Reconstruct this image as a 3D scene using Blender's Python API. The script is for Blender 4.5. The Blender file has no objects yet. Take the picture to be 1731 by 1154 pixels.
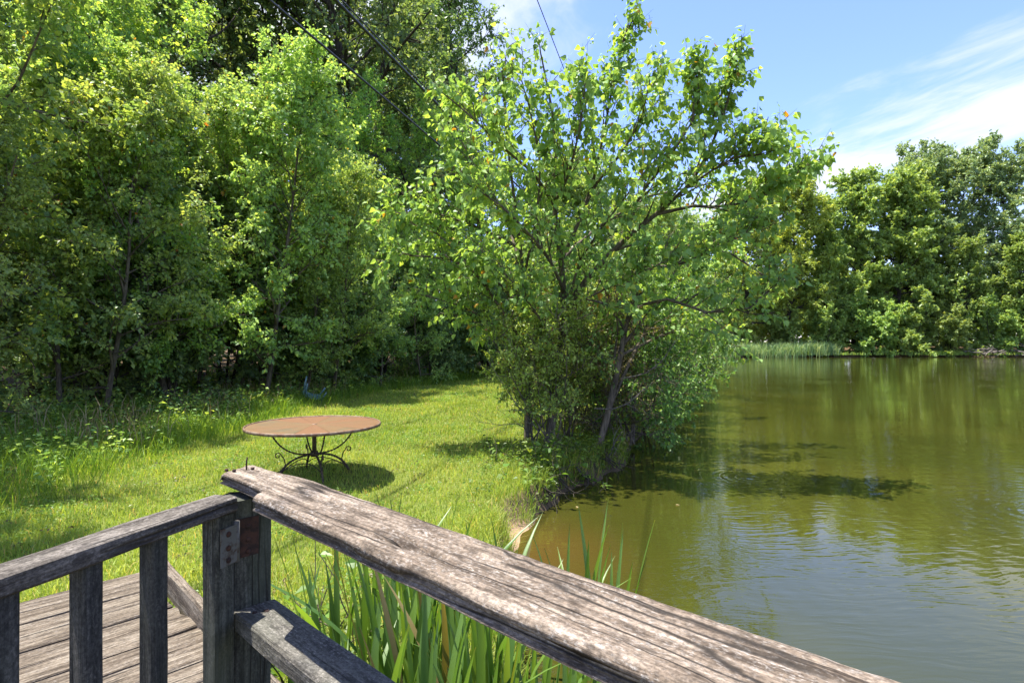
import bpy, math, random
import numpy as np
from mathutils import Matrix, Vector

# ------------------------------------------------------------------ camera, world, sun, exposure
scene = bpy.context.scene
COL = scene.collection
EYE = 2.0                     # eye height above the pond (water level is z = 0)
FPX = 962.0                   # focal length in pixels of the 1731 px wide photograph

cam_d = bpy.data.cameras.new('camera')
cam_d.sensor_width = 36.0
cam_d.lens = 36.0 * FPX / 1731.0
cam_d.clip_start = 0.03
cam_d.clip_end = 3000
cam = bpy.data.objects.new('camera', cam_d)
COL.objects.link(cam)
cam.location = (0, 0, EYE)
cam.rotation_euler = (math.radians(90), 0, 0)
scene.camera = cam

SUN_FROM = Vector((-0.26, 0.02, 1.0)).normalized()      # towards the sun
SUN_EL = math.asin(SUN_FROM.z)
SUN_AZ = math.atan2(SUN_FROM.x, SUN_FROM.y)
sun_d = bpy.data.lights.new('sun', 'SUN')
sun_d.energy = 4.9
sun_d.angle = math.radians(0.53)
sun_d.color = (1.0, 0.95, 0.86)
sun = bpy.data.objects.new('sun', sun_d)
COL.objects.link(sun)
sun.rotation_euler = (-SUN_FROM).to_track_quat('-Z', 'Y').to_euler()

scene.view_settings.view_transform = 'Standard'
scene.view_settings.look = 'None'
scene.view_settings.gamma = 1.0
scene.view_settings.use_curve_mapping = False
scene.view_settings.exposure = 1.45
cy = scene.cycles
cy.max_bounces = 6
cy.diffuse_bounces = 3
cy.glossy_bounces = 3
cy.transmission_bounces = 5
cy.transparent_max_bounces = 4
cy.caustics_reflective = False
cy.caustics_refractive = False
cy.sample_clamp_indirect = 6.0
try:
    cy.use_denoising = True
    cy.denoiser = 'OPENIMAGEDENOISE'
    cy.denoising_input_passes = 'RGB_ALBEDO_NORMAL'
except Exception:
    pass


# ------------------------------------------------------------------ node helper
class NT:
    def __init__(self, tree):
        self.t = tree
        self.n = tree.nodes
        self.n.clear()

    def node(self, typ, ins=None, **props):
        nd = self.n.new(typ)
        for k, v in props.items():
            setattr(nd, k, v)
        if ins:
            for k, v in ins.items():
                self.put(nd.inputs[k], v)
        return nd

    def put(self, sock, v):
        if isinstance(v, bpy.types.NodeSocket):
            self.t.links.new(v, sock)
        elif isinstance(v, (tuple, list)) and sock.type == 'RGBA' and len(v) == 3:
            sock.default_value = (*v, 1)
        else:
            sock.default_value = v

    def math(self, op, a, b=0.0, c=0.0, clamp=False):
        nd = self.node('ShaderNodeMath', {0: a, 1: b, 2: c}, operation=op)
        nd.use_clamp = clamp
        return nd.outputs[0]

    def vmath(self, op, a, b=(0, 0, 0)):
        nd = self.node('ShaderNodeVectorMath', {0: a, 1: b}, operation=op)
        return nd.outputs[0]

    def noise(self, vec, scale=5.0, detail=3.0, rough=0.5, dist=0.0, out=0):
        nd = self.node('ShaderNodeTexNoise', {'Vector': vec, 'Scale': scale, 'Detail': detail,
                                              'Roughness': rough, 'Distortion': dist})
        return nd.outputs[out]

    def step(self, v, a, b, lo=0.0, hi=1.0):
        nd = self.node('ShaderNodeMapRange', {0: v, 1: a, 2: b, 3: lo, 4: hi}, interpolation_type='SMOOTHSTEP')
        return nd.outputs[0]

    def mix(self, f, a, b, blend='MIX'):
        nd = self.node('ShaderNodeMix', data_type='RGBA', blend_type=blend)
        self.put(nd.inputs[0], f)
        self.put(nd.inputs[6], a)
        self.put(nd.inputs[7], b)
        return nd.outputs[2]

    def attr(self, name):
        return self.node('ShaderNodeAttribute', attribute_name=name).outputs['Fac']

    def bump(self, h, strength=0.5, dist=0.01, normal=None):
        ins = {'Height': h, 'Strength': strength, 'Distance': dist}
        if normal is not None:
            ins['Normal'] = normal
        return self.node('ShaderNodeBump', ins).outputs[0]

    def out(self, surf):
        o = self.node('ShaderNodeOutputMaterial')
        self.t.links.new(surf, o.inputs['Surface'])


def newmat(name):
    m = bpy.data.materials.new(name)
    m.use_nodes = True
    return m, NT(m.node_tree)


# ------------------------------------------------------------------ sky with high cirrus
world = bpy.data.worlds.new('World')
scene.world = world
world.use_nodes = True
w = NT(world.node_tree)
sky = w.node('ShaderNodeTexSky', sky_type='NISHITA')
sky.sun_disc = False
sky.sun_elevation = SUN_EL
sky.sun_rotation = SUN_AZ
sky.air_density = 1.0
sky.dust_density = 0.15
sky.ozone_density = 2.6
dirv = w.node('ShaderNodeTexCoord').outputs['Generated']
sep = w.node('ShaderNodeSeparateXYZ', {0: dirv})
dz = w.math('MAXIMUM', sep.outputs[2], 0.03)
px = w.math('DIVIDE', sep.outputs[0], dz)
py = w.math('DIVIDE', sep.outputs[1], dz)
cc = w.math('ADD', px, w.math('MULTIPLY', py, 0.26))          # across the cloud streets
al = w.math('SUBTRACT', py, w.math('MULTIPLY', px, 0.26))     # along them
cv = w.node('ShaderNodeCombineXYZ', {0: w.math('MULTIPLY', cc, 1.25), 1: w.math('MULTIPLY', al, 0.55), 2: 3.7}).outputs[0]
n1 = w.noise(cv, 1.3, 7.0, 0.58, 0.5)
cv2 = w.node('ShaderNodeCombineXYZ', {0: w.math('MULTIPLY', cc, 3.0), 1: w.math('MULTIPLY', al, 1.1), 2: 9.1}).outputs[0]
n2 = w.noise(cv2, 1.6, 8.0, 0.62, 0.9)
street = w.math('COSINE', w.math('MULTIPLY', w.math('SUBTRACT', cc, 2.78), 2 * math.pi / 2.9))
amt = w.math('ADD', w.math('MULTIPLY', street, 0.20), w.math('ADD', w.math('MULTIPLY', n1, 0.75), w.math('MULTIPLY', n2, 0.35)))
cl = w.step(amt, 0.53, 0.84)
lowhaze = w.step(sep.outputs[2], 0.0, 0.30, 0.30, 0.0)
cl = w.math('MAXIMUM', cl, lowhaze)
skyt = w.mix(1.0, sky.outputs[0], (0.76, 0.74, 0.99), 'MULTIPLY')
skycol = w.mix(w.math('MULTIPLY', cl, 0.93), skyt, (2.75, 2.85, 3.0))
bg = w.node('ShaderNodeBackground', {'Color': skycol, 'Strength': 0.15})
wo = w.node('ShaderNodeOutputWorld')
w.t.links.new(bg.outputs[0], wo.inputs['Surface'])


# ------------------------------------------------------------------ mesh helpers
def tag(o, label=None, cat=None, group=None, kind=None):
    if label:
        o['label'] = label
    if cat:
        o['category'] = cat
    if group:
        o['group'] = group
    if kind:
        o['kind'] = kind
    return o


def mesh_np(name, V, faces, mats=(), attrs=None, smooth=True):
    """faces: list of (m,k) int arrays"""
    V = np.asarray(V, dtype=np.float32).reshape(-1, 3)
    faces = [np.asarray(f, dtype=np.int32) for f in faces if len(f)]
    me = bpy.data.meshes.new(name)
    me.vertices.add(len(V))
    me.vertices.foreach_set('co', V.ravel())
    li = np.concatenate([f.ravel() for f in faces])
    tot = np.concatenate([np.full(len(f), f.shape[1], np.int32) for f in faces])
    st = np.concatenate([[0], np.cumsum(tot)[:-1]]).astype(np.int32)
    me.loops.add(len(li))
    me.loops.foreach_set('vertex_index', li)
    me.polygons.add(len(tot))
    me.polygons.foreach_set('loop_start', st)
    me.polygons.foreach_set('use_smooth', np.full(len(tot), smooth))
    if attrs:
        for k, a in attrs.items():
            at_ = me.attributes.new(k, 'FLOAT', 'POINT')
            at_.data.foreach_set('value', np.asarray(a, dtype=np.float32))
    for m in mats:
        me.materials.append(m)
    me.update(calc_edges=True)
    return me


def link(name, me, parent=None, loc=(0, 0, 0), rot=(0, 0, 0), scale=(1, 1, 1)):
    o = bpy.data.objects.new(name, me)
    COL.objects.link(o)
    o.parent = parent
    o.location = loc
    o.rotation_euler = rot
    o.scale = scale
    return o


def empty(name, loc=(0, 0, 0), rz=0.0):
    return link(name, None, None, loc, (0, 0, rz))


def copy_tree(o, parent=None):
    c = o.copy()
    COL.objects.link(c)
    c.parent = parent
    for ch in [x for x in list(COL.objects) if x.parent == o]:
        copy_tree(ch, c)
    return c


class Geo:
    """collects vertex / face arrays of several shapes for one mesh"""
    def __init__(self):
        self.V, self.F, self.A, self.n = [], [], [], 0

    def add(self, V, faces, a=None):
        V = np.asarray(V, dtype=np.float64).reshape(-1, 3)
        self.V.append(V)
        for f in faces:
            self.F.append(np.asarray(f) + self.n)
        self.A.append(np.zeros(len(V)) if a is None else np.asarray(a, dtype=np.float64))
        self.n += len(V)
        return self

    def mesh(self, name, mats=(), smooth=True, attr='v'):
        by = {}
        for f in self.F:
            by.setdefault(f.shape[1], []).append(f)
        return mesh_np(name, np.concatenate(self.V), [np.concatenate(v) for v in by.values()], mats,
                       {attr: np.concatenate(self.A)}, smooth)


def unit(v):
    return v / np.maximum(np.linalg.norm(v, axis=-1, keepdims=True), 1e-9)


def tubes(P, R, s=6):
    P = np.asarray(P, float)
    R = np.asarray(R, float)
    if P.ndim == 2:
        P, R = P[None], R[None]
    n, k, _ = P.shape
    T = unit(np.gradient(P, axis=1))
    tm = unit(T.mean(axis=1))
    ref = np.where(np.abs(tm[:, 2:3]) > 0.8, np.array([[1.0, 0, 0]]), np.array([[0, 0, 1.0]]))[:, None, :]
    U = unit(np.cross(T, ref))
    W = np.cross(T, U)
    ang = np.arange(s) * 2 * np.pi / s
    V = P[:, :, None] + R[:, :, None, None] * (np.cos(ang)[None, None, :, None] * U[:, :, None] + np.sin(ang)[None, None, :, None] * W[:, :, None])
    i = np.arange(n)[:, None, None] * k * s
    j = np.arange(k - 1)[None, :, None] * s
    q = np.arange(s)[None, None, :]
    q2 = (q + 1) % s
    F = np.stack([i + j + q, i + j + q2, i + j + s + q2, i + j + s + q], -1).reshape(-1, 4)
    return V.reshape(-1, 3), F


def closed_tube(P, R, s=8):
    V, F = tubes(P, R, s)
    k = len(P)
    caps = np.array([np.arange(s)[::-1], (k - 1) * s + np.arange(s)])
    return V, [F, caps]


def box_np(x0, x1, y0, y1, z0, z1):
    V = [(x, y, z) for z in (z0, z1) for y in (y0, y1) for x in (x0, x1)]
    F = np.array([(0, 2, 3, 1), (4, 5, 7, 6), (0, 1, 5, 4), (2, 6, 7, 3), (0, 4, 6, 2), (1, 3, 7, 5)])
    return np.array(V, float), [F]


def smooth01(x, a, b):
    t = np.clip((x - a) / (b - a), 0, 1)
    return t * t * (3 - 2 * t)


def vnoise(x, y, seed=0):
    """2D value noise in 0..1"""
    x = np.asarray(x, float)
    y = np.asarray(y, float)
    xi = np.floor(x)
    yi = np.floor(y)
    fx = x - xi
    fy = y - yi
    fx = fx * fx * (3 - 2 * fx)
    fy = fy * fy * (3 - 2 * fy)

    def h(a, b):
        t = np.sin(a * 127.1 + b * 311.7 + seed * 74.7) * 43758.5453
        return t - np.floor(t)
    return (h(xi, yi) * (1 - fx) + h(xi + 1, yi) * fx) * (1 - fy) + (h(xi, yi + 1) * (1 - fx) + h(xi + 1, yi + 1) * fx) * fy


def at(px_, py_, Y):
    """point of the place seen at a pixel of the photograph, at the measured distance Y"""
    return ((px_ - 865.5) / FPX * Y, Y, EYE - (py_ - 577.0) / FPX * Y)


# ------------------------------------------------------------------ materials
def wood_mat(name, dark, mid, pale, lichen=0.5, crack=1.0, green=0.0, gscale=1.0):
    m, t = newmat(name)
    co = t.node('ShaderNodeTexCoord').outputs['Object']
    rnd = t.node('ShaderNodeObjectInfo').outputs['Random']
    off = t.node('ShaderNodeCombineXYZ', {0: t.math('MULTIPLY', rnd, 37.0), 1: t.math('MULTIPLY', rnd, 11.0), 2: t.math('MULTIPLY', rnd, 5.0)}).outputs[0]
    co = t.vmath('ADD', co, off)

    def st(a, b):
        return t.vmath('MULTIPLY', co, (a * gscale, b * gscale, b * gscale))
    warp = t.noise(st(2.5, 7.0), 1.0, 2.0, 0.5, 0.0, out=1)
    cow = t.vmath('ADD', co, t.vmath('MULTIPLY', t.vmath('SUBTRACT', warp, (0.5, 0.5, 0.5)), (0.0, 0.022, 0.022)))

    def stw(a, b):
        return t.vmath('MULTIPLY', cow, (a * gscale, b * gscale, b * gscale))
    fine = t.noise(stw(9, 230), 1.0, 4.0, 0.6, 0.2)
    streak = t.noise(stw(2.2, 55), 1.0, 3.0, 0.55, 0.1)
    patch = t.noise(st(5, 16), 1.0, 4.0, 0.6, 0.4)
    f = t.math('ADD', t.math('MULTIPLY', fine, 0.5), t.math('ADD', t.math('MULTIPLY', streak, 0.55), t.math('MULTIPLY', patch, 0.35)))
    ramp = t.node('ShaderNodeValToRGB', {0: f})
    e = ramp.color_ramp.elements
    e[0].position, e[0].color = 0.55, (*dark, 1)
    e[1].position, e[1].color = 0.88, (*pale, 1)
    mm = e.new(0.695)
    mm.color = (*mid, 1)
    col = ramp.outputs[0]
    # grey-white lichen flecks
    fl = t.noise(st(120, 260), 1.0, 4.0, 0.7)
    flm = t.math('MULTIPLY', t.step(fl, 0.50, 0.66), t.step(t.noise(st(7, 24), 1.0, 4.0, 0.65), 0.36, 0.62, 0.12, 1.0))
    col = t.mix(t.math('MULTIPLY', flm, lichen), col, (0.30, 0.275, 0.25))
    mot = t.noise(st(150, 210), 1.0, 4.0, 0.75)
    gg = t.step(mot, 0.34, 0.66, 0.6, 1.42)
    col = t.mix(1.0, col, t.node('ShaderNodeCombineXYZ', {0: gg, 1: gg, 2: gg}).outputs[0], 'MULTIPLY')
    dk = t.noise(st(24, 60), 1.0, 3.0, 0.6)
    col = t.mix(t.math('MULTIPLY', t.step(dk, 0.50, 0.70), 0.7), col, (dark[0] * 0.7, dark[1] * 0.7, dark[2] * 0.7))
    if green:
        g = t.step(t.noise(st(3, 9), 1.0, 3.0, 0.6), 0.42, 0.7)
        col = t.mix(t.math('MULTIPLY', g, green), col, (0.075, 0.085, 0.06))
    # long drying cracks
    cn = t.noise(stw(1.1, 26), 1.0, 1.5, 0.4, 0.0)
    ck = t.math('ABSOLUTE', t.math('SUBTRACT', cn, 0.5))
    ckm = t.math('MULTIPLY', t.step(ck, 0.0, 0.020, 1.0, 0.0), t.step(t.noise(st(2, 8), 1.0, 1.0), 0.46, 0.56))
    col = t.mix(t.math('MULTIPLY', ckm, 0.9 * crack), col, (0.018, 0.015, 0.012))
    h = t.math('SUBTRACT', t.math('ADD', t.math('MULTIPLY', fine, 0.6), t.math('MULTIPLY', streak, 0.5)), t.math('MULTIPLY', ckm, 1.2))
    h = t.math('ADD', h, t.math('MULTIPLY', fl, 0.35))
    b = t.node('ShaderNodeBsdfPrincipled', {'Base Color': col, 'Roughness': 0.88, 'Normal': t.bump(h, 0.75, 0.004)})
    b.inputs['Specular IOR Level'].default_value = 0.25
    t.out(b.outputs[0])
    return m


def leaf_mat(name, dark, mid, light, trans=0.42, tip=None, gloss=0.42, spec=0.4):
    m, t = newmat(name)
    v = t.attr('v')
    ramp = t.node('ShaderNodeValToRGB', {0: v})
    e = ramp.color_ramp.elements
    e[0].position, e[0].color = 0.0, (*dark, 1)
    e[1].position, e[1].color = 0.93, (*light, 1)
    mm = e.new(0.5)
    mm.color = (*mid, 1)
    if tip:
        tt = e.new(0.955)
        tt.color = (*tip, 1)
        tt2 = e.new(1.0)
        tt2.color = (tip[0], tip[1] * 0.75, tip[2], 1)
    col = ramp.outputs[0]
    rnd = t.node('ShaderNodeObjectInfo').outputs['Random']
    hsv = t.node('ShaderNodeHueSaturation', {'Hue': t.math('ADD', 0.488, t.math('MULTIPLY', rnd, 0.024)),
                                             'Value': t.math('ADD', 0.85, t.math('MULTIPLY', rnd, 0.3)), 'Color': col})
    col = hsv.outputs[0]
    b = t.node('ShaderNodeBsdfPrincipled', {'Base Color': col, 'Roughness': gloss})
    b.inputs['Specular IOR Level'].default_value = spec
    tc = t.mix(1.0, col, (2.15, 1.85, 0.95), 'MULTIPLY')
    tr = t.node('ShaderNodeBsdfTranslucent', {'Color': tc})
    mx = t.node('ShaderNodeMixShader', {0: trans, 1: b.outputs[0], 2: tr.outputs[0]})
    t.out(mx.outputs[0])
    return m


def bark_mat(name, dark, light, scale=1.0, moss=0.0):
    m, t = newmat(name)
    co = t.node('ShaderNodeTexCoord').outputs['Object']
    a = t.noise(t.vmath('MULTIPLY', co, (22 * scale, 22 * scale, 5 * scale)), 1.0, 5.0, 0.65, 0.3)
    b2 = t.noise(co, 1.7 * scale, 3.0, 0.6)
    col = t.mix(t.step(t.math('ADD', t.math('MULTIPLY', a, 0.7), t.math('MULTIPLY', b2, 0.4)), 0.38, 0.75), dark, light)
    if moss:
        col = t.mix(t.math('MULTIPLY', t.step(b2, 0.5, 0.7), moss), col, (0.07, 0.085, 0.03))
    bs = t.node('ShaderNodeBsdfPrincipled', {'Base Color': col, 'Roughness': 0.9, 'Normal': t.bump(a, 0.8, 0.02)})
    bs.inputs['Specular IOR Level'].default_value = 0.15
    t.out(bs.outputs[0])
    return m


def metal_mat(name, c1, c2, scale=30, rough=0.6, metallic=0.3, thr=(0.4, 0.62)):
    m, t = newmat(name)
    co = t.node('ShaderNodeTexCoord').outputs['Object']
    rnd = t.node('ShaderNodeObjectInfo').outputs['Random']
    co = t.vmath('ADD', co, t.node('ShaderNodeCombineXYZ', {0: t.math('MULTIPLY', rnd, 9.0), 1: rnd, 2: 0.0}).outputs[0])
    n = t.noise(co, scale, 5.0, 0.65, 0.2)
    col = t.mix(t.step(n, *thr), c1, c2)
    b = t.node('ShaderNodeBsdfPrincipled', {'Base Color': col, 'Roughness': rough, 'Metallic': metallic, 'Normal': t.bump(n, 0.3, 0.002)})
    t.out(b.outputs[0])
    return m


M = {}
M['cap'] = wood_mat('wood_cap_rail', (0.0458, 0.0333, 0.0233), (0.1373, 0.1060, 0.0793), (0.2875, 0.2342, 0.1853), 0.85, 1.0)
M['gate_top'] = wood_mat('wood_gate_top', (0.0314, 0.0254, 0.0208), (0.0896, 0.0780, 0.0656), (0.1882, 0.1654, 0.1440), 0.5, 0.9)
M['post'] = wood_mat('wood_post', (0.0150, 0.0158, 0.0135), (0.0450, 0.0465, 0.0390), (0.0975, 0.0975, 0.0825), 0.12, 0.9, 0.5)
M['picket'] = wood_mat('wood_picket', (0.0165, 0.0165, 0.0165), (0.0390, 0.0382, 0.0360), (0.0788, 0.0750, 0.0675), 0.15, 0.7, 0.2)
M['lower'] = wood_mat('wood_lower_rail', (0.0431, 0.0399, 0.0347), (0.0906, 0.0847, 0.0726), (0.1466, 0.1381, 0.1172), 0.6, 0.5, 0.3)
M['plank'] = wood_mat('wood_plank', (0.0376, 0.0269, 0.0175), (0.1174, 0.0927, 0.0676), (0.2347, 0.2006, 0.1547), 0.45, 0.9)
M['bark'] = bark_mat('bark_grey_brown', (0.05, 0.042, 0.032), (0.20, 0.165, 0.12), 1.0)
M['bark_dark'] = bark_mat('bark_dark', (0.022, 0.018, 0.014), (0.085, 0.072, 0.056), 0.6, 0.2)
M['bark_pale'] = bark_mat('bark_pale', (0.10, 0.085, 0.07), (0.33, 0.29, 0.24), 1.0)
M['dead'] = bark_mat('dead_wood', (0.08, 0.066, 0.052), (0.25, 0.22, 0.19), 1.5)
M['tallow'] = leaf_mat('leaf_tallow', (0.1138, 0.1990, 0.0667), (0.1992, 0.3272, 0.0826), (0.3720, 0.4839, 0.0897), 0.42, (0.34, 0.22, 0.02), 0.45, 0.35)
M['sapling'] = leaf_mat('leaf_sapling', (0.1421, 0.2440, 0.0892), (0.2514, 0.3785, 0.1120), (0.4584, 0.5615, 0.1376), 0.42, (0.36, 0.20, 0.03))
M['maple'] = leaf_mat('leaf_maple', (0.1043, 0.2122, 0.0705), (0.2138, 0.3558, 0.0876), (0.4584, 0.5680, 0.0972), 0.45)
M['oak'] = leaf_mat('leaf_oak', (0.0767, 0.1439, 0.0660), (0.1522, 0.2489, 0.0858), (0.2952, 0.3659, 0.1056), 0.38, None, 0.4, 0.45)
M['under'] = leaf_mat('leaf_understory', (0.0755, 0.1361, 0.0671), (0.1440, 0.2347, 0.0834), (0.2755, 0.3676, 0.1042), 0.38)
M['privet'] = leaf_mat('leaf_privet', (0.1275, 0.2197, 0.0528), (0.2436, 0.3631, 0.0748), (0.4606, 0.5502, 0.1343), 0.40, (0.26, 0.16, 0.05))
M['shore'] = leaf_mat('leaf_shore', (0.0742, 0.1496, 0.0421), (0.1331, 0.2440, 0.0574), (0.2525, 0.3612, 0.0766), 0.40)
M['brownvine'] = leaf_mat('leaf_withered_vine', (0.066, 0.055, 0.024), (0.132, 0.121, 0.033), (0.187, 0.220, 0.044), 0.35)
M['broad'] = leaf_mat('leaf_broad_vine', (0.072, 0.144, 0.023), (0.117, 0.207, 0.032), (0.180, 0.270, 0.045), 0.42)
M['far_light'] = leaf_mat('leaf_far_yellow_green', (0.1592, 0.2482, 0.0580), (0.2911, 0.3913, 0.0772), (0.4637, 0.5364, 0.1053), 0.35)
M['far_mid'] = leaf_mat('leaf_far_green', (0.1348, 0.2222, 0.0608), (0.2386, 0.3519, 0.0912), (0.3925, 0.4832, 0.1170), 0.35)
M['far_dark'] = leaf_mat('leaf_far_dark_oak', (0.1249, 0.2008, 0.0918), (0.2168, 0.3187, 0.1377), (0.3917, 0.4678, 0.2055), 0.28, None, 0.4, 0.5)
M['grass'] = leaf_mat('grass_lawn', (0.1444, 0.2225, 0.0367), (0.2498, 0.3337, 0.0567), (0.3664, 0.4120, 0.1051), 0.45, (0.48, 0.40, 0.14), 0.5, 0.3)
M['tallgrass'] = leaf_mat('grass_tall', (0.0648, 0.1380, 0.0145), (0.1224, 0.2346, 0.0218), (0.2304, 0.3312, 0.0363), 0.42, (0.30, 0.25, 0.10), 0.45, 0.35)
M['straw'] = leaf_mat('grass_dry', (0.16, 0.12, 0.06), (0.28, 0.22, 0.11), (0.40, 0.33, 0.19), 0.3)
M['reed'] = leaf_mat('leaf_reed', (0.1098, 0.1944, 0.0789), (0.2025, 0.3078, 0.1317), (0.3712, 0.4374, 0.2106), 0.3, (0.40, 0.33, 0.18))
M['steel'] = metal_mat('hinge_steel', (0.045, 0.026, 0.018), (0.10, 0.10, 0.098), 45, 0.6, 0.2, (0.34, 0.50))
M['rust'] = metal_mat('rust', (0.018, 0.008, 0.006), (0.050, 0.020, 0.012), 55, 0.9, 0.0)
M['iron'] = metal_mat('table_iron', (0.030, 0.024, 0.018), (0.10, 0.065, 0.035), 45, 0.7, 0.25)
M['table_rim'] = metal_mat('table_rim', (0.12, 0.06, 0.032), (0.22, 0.16, 0.11), 20, 0.6, 0.1)
M['cable'] = metal_mat('cable_black', (0.008, 0.008, 0.009), (0.02, 0.02, 0.022), 10, 0.45, 0.0)
M['teal'] = metal_mat('chair_paint_teal', (0.06, 0.14, 0.16), (0.15, 0.23, 0.25), 9, 0.5, 0.0)
M['teal_dark'] = metal_mat('chair_dark_teal', (0.02, 0.04, 0.05), (0.05, 0.08, 0.09), 9, 0.5, 0.0)  # darker copy of the chair's teal, used on the backrest


def iris_mat():
    m, t = newmat('leaf_iris')
    co = t.node('ShaderNodeTexCoord').outputs['Object']
    rnd = t.node('ShaderNodeObjectInfo').outputs['Random']
    s = t.noise(t.vmath('MULTIPLY', co, (900, 900, 3)), 1.0, 2.0, 0.5)
    base = t.mix(rnd, (0.05, 0.125, 0.03), (0.15, 0.25, 0.04))
    base = t.mix(t.math('MULTIPLY', s, 0.5), base, (0.15, 0.24, 0.07))
    sp = t.node('ShaderNodeSeparateXYZ', {0: co})
    dry = t.math('MULTIPLY', t.step(sp.outputs[2], 0.90, 1.0), t.step(t.noise(co, 3.0), 0.4, 0.6))
    col = t.mix(dry, base, (0.34, 0.26, 0.10))
    col = t.mix(t.step(rnd, 0.965, 0.970), col, (0.17, 0.135, 0.05))
    b = t.node('ShaderNodeBsdfPrincipled', {'Base Color': col, 'Roughness': 0.38, 'Normal': t.bump(s, 0.25, 0.001)})
    tr = t.node('ShaderNodeBsdfTranslucent', {'Color': t.mix(1.0, col, (1.8, 1.7, 0.5), 'MULTIPLY')})
    mx = t.node('ShaderNodeMixShader', {0: 0.38, 1: b.outputs[0], 2: tr.outputs[0]})
    t.out(mx.outputs[0])
    return m


M['iris'] = iris_mat()


def table_mat():
    m, t = newmat('table_rusty_mesh')
    co = t.node('ShaderNodeTexCoord').outputs['Object']
    rnd = t.node('ShaderNodeObjectInfo').outputs['Random']
    n = t.noise(co, 4.0, 5.0, 0.6, 0.5)
    base = t.mix(rnd, (0.135, 0.060, 0.020), (0.12, 0.068, 0.023))
    col = t.mix(t.math('MULTIPLY', t.step(n, 0.45, 0.7), t.step(rnd, 0.3, 0.9)), base, (0.085, 0.066, 0.030))
    col = t.mix(t.math('MULTIPLY', t.step(t.noise(co, 60.0, 3.0, 0.6), 0.5, 0.75), 0.3), col, (0.18, 0.11, 0.07))
    vor = t.node('ShaderNodeTexVoronoi', {'Vector': co, 'Scale': 95.0})
    h = vor.outputs[0]
    b = t.node('ShaderNodeBsdfPrincipled', {'Base Color': col, 'Roughness': 0.7, 'Normal': t.bump(h, 0.5, 0.004)})
    t.out(b.outputs[0])
    return m


M['table'] = table_mat()


def ground_mat():
    m, t = newmat('ground_soil_and_turf')
    co = t.node('ShaderNodeTexCoord').outputs['Object']
    n = t.noise(co, 3.0, 5.0, 0.65)
    f = t.noise(co, 45.0, 4.0, 0.7)
    turf = t.mix(f, (0.07, 0.10, 0.018), (0.19, 0.21, 0.05))
    litter = t.mix(t.step(t.noise(co, 28.0, 4.0, 0.7), 0.4, 0.65), (0.045, 0.030, 0.018), (0.19, 0.115, 0.06))
    litter = t.mix(t.step(n, 0.5, 0.7), litter, (0.06, 0.08, 0.02))
    mud = t.mix(f, (0.05, 0.038, 0.024), (0.13, 0.095, 0.06))
    sand = t.mix(f, (0.26, 0.17, 0.10), (0.40, 0.28, 0.18))
    col = t.mix(t.attr('lawn'), litter, turf)
    col = t.mix(t.attr('mud'), col, mud)
    col = t.mix(t.attr('sand'), col, sand)
    b = t.node('ShaderNodeBsdfPrincipled', {'Base Color': col, 'Roughness': 0.95, 'Normal': t.bump(t.math('ADD', f, n), 0.6, 0.03)})
    b.inputs['Specular IOR Level'].default_value = 0.15
    t.out(b.outputs[0])
    return m


def water_mat():
    m, t = newmat('pond_water')
    co = t.node('ShaderNodeTexCoord').outputs['Object']
    sp = t.node('ShaderNodeSeparateXYZ', {0: co})
    murk = t.noise(co, 0.35, 4.0, 0.6, 0.6)
    col = t.mix(t.step(murk, 0.35, 0.7), (0.032, 0.0355, 0.0056), (0.043, 0.0445, 0.0070))
    col = t.mix(t.attr('shallow'), col, (0.072, 0.042, 0.010))
    # wind ripples: long low crests, calmer in patches
    wv = t.vmath('ADD', co, t.vmath('MULTIPLY', t.noise(co, 0.5, 2.0, 0.5, 0.0, out=1), (0.9, 0.9, 0)))
    rot = t.node('ShaderNodeMapping', {'Vector': wv, 'Rotation': (0, 0, math.radians(24)), 'Scale': (1.4, 6.5, 1.0)}).outputs[0]
    r1 = t.noise(rot, 1.0, 2.5, 0.5, 0.3)
    rot2 = t.node('ShaderNodeMapping', {'Vector': wv, 'Rotation': (0, 0, math.radians(-18)), 'Scale': (4.0, 17.0, 1.0)}).outputs[0]
    r2 = t.noise(rot2, 1.0, 2.0, 0.5, 0.2)
    calm = t.step(t.noise(co, 0.22, 2.0, 0.5), 0.38, 0.62, 0.45, 1.0)
    h = t.math('MULTIPLY', t.math('ADD', t.math('MULTIPLY', r1, 1.0), t.math('MULTIPLY', r2, 0.55)), calm)
    # rings where fish have risen
    for cx, cy_, k, amp, fall in ((3.5, 8.35, 46.0, 0.10, 2.2), (6.2, 6.6, 30.0, 0.06, 0.7), (1.0, 4.4, 34.0, 0.05, 0.9), (9.5, 10.5, 22.0, 0.05, 0.5)):
        d = t.vmath('DISTANCE', co, (cx, cy_, 0.0))
        dn = t.node('ShaderNodeVectorMath', {0: co, 1: (cx, cy_, 0.0)}, operation='DISTANCE').outputs['Value']
        wv_ = t.math('MULTIPLY', t.math('SINE', t.math('MULTIPLY', dn, k)), t.math('POWER', 2.718, t.math('MULTIPLY', dn, -fall)))
        h = t.math('ADD', h, t.math('MULTIPLY', wv_, amp * 3))
    nrm = t.bump(h, 0.30, 0.016)
    b = t.node('ShaderNodeBsdfPrincipled', {'Base Color': col, 'Roughness': 0.03, 'IOR': 1.5, 'Normal': nrm})
    t.out(b.outputs[0])
    return m


M['ground'] = ground_mat()
M['water'] = water_mat()

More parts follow.
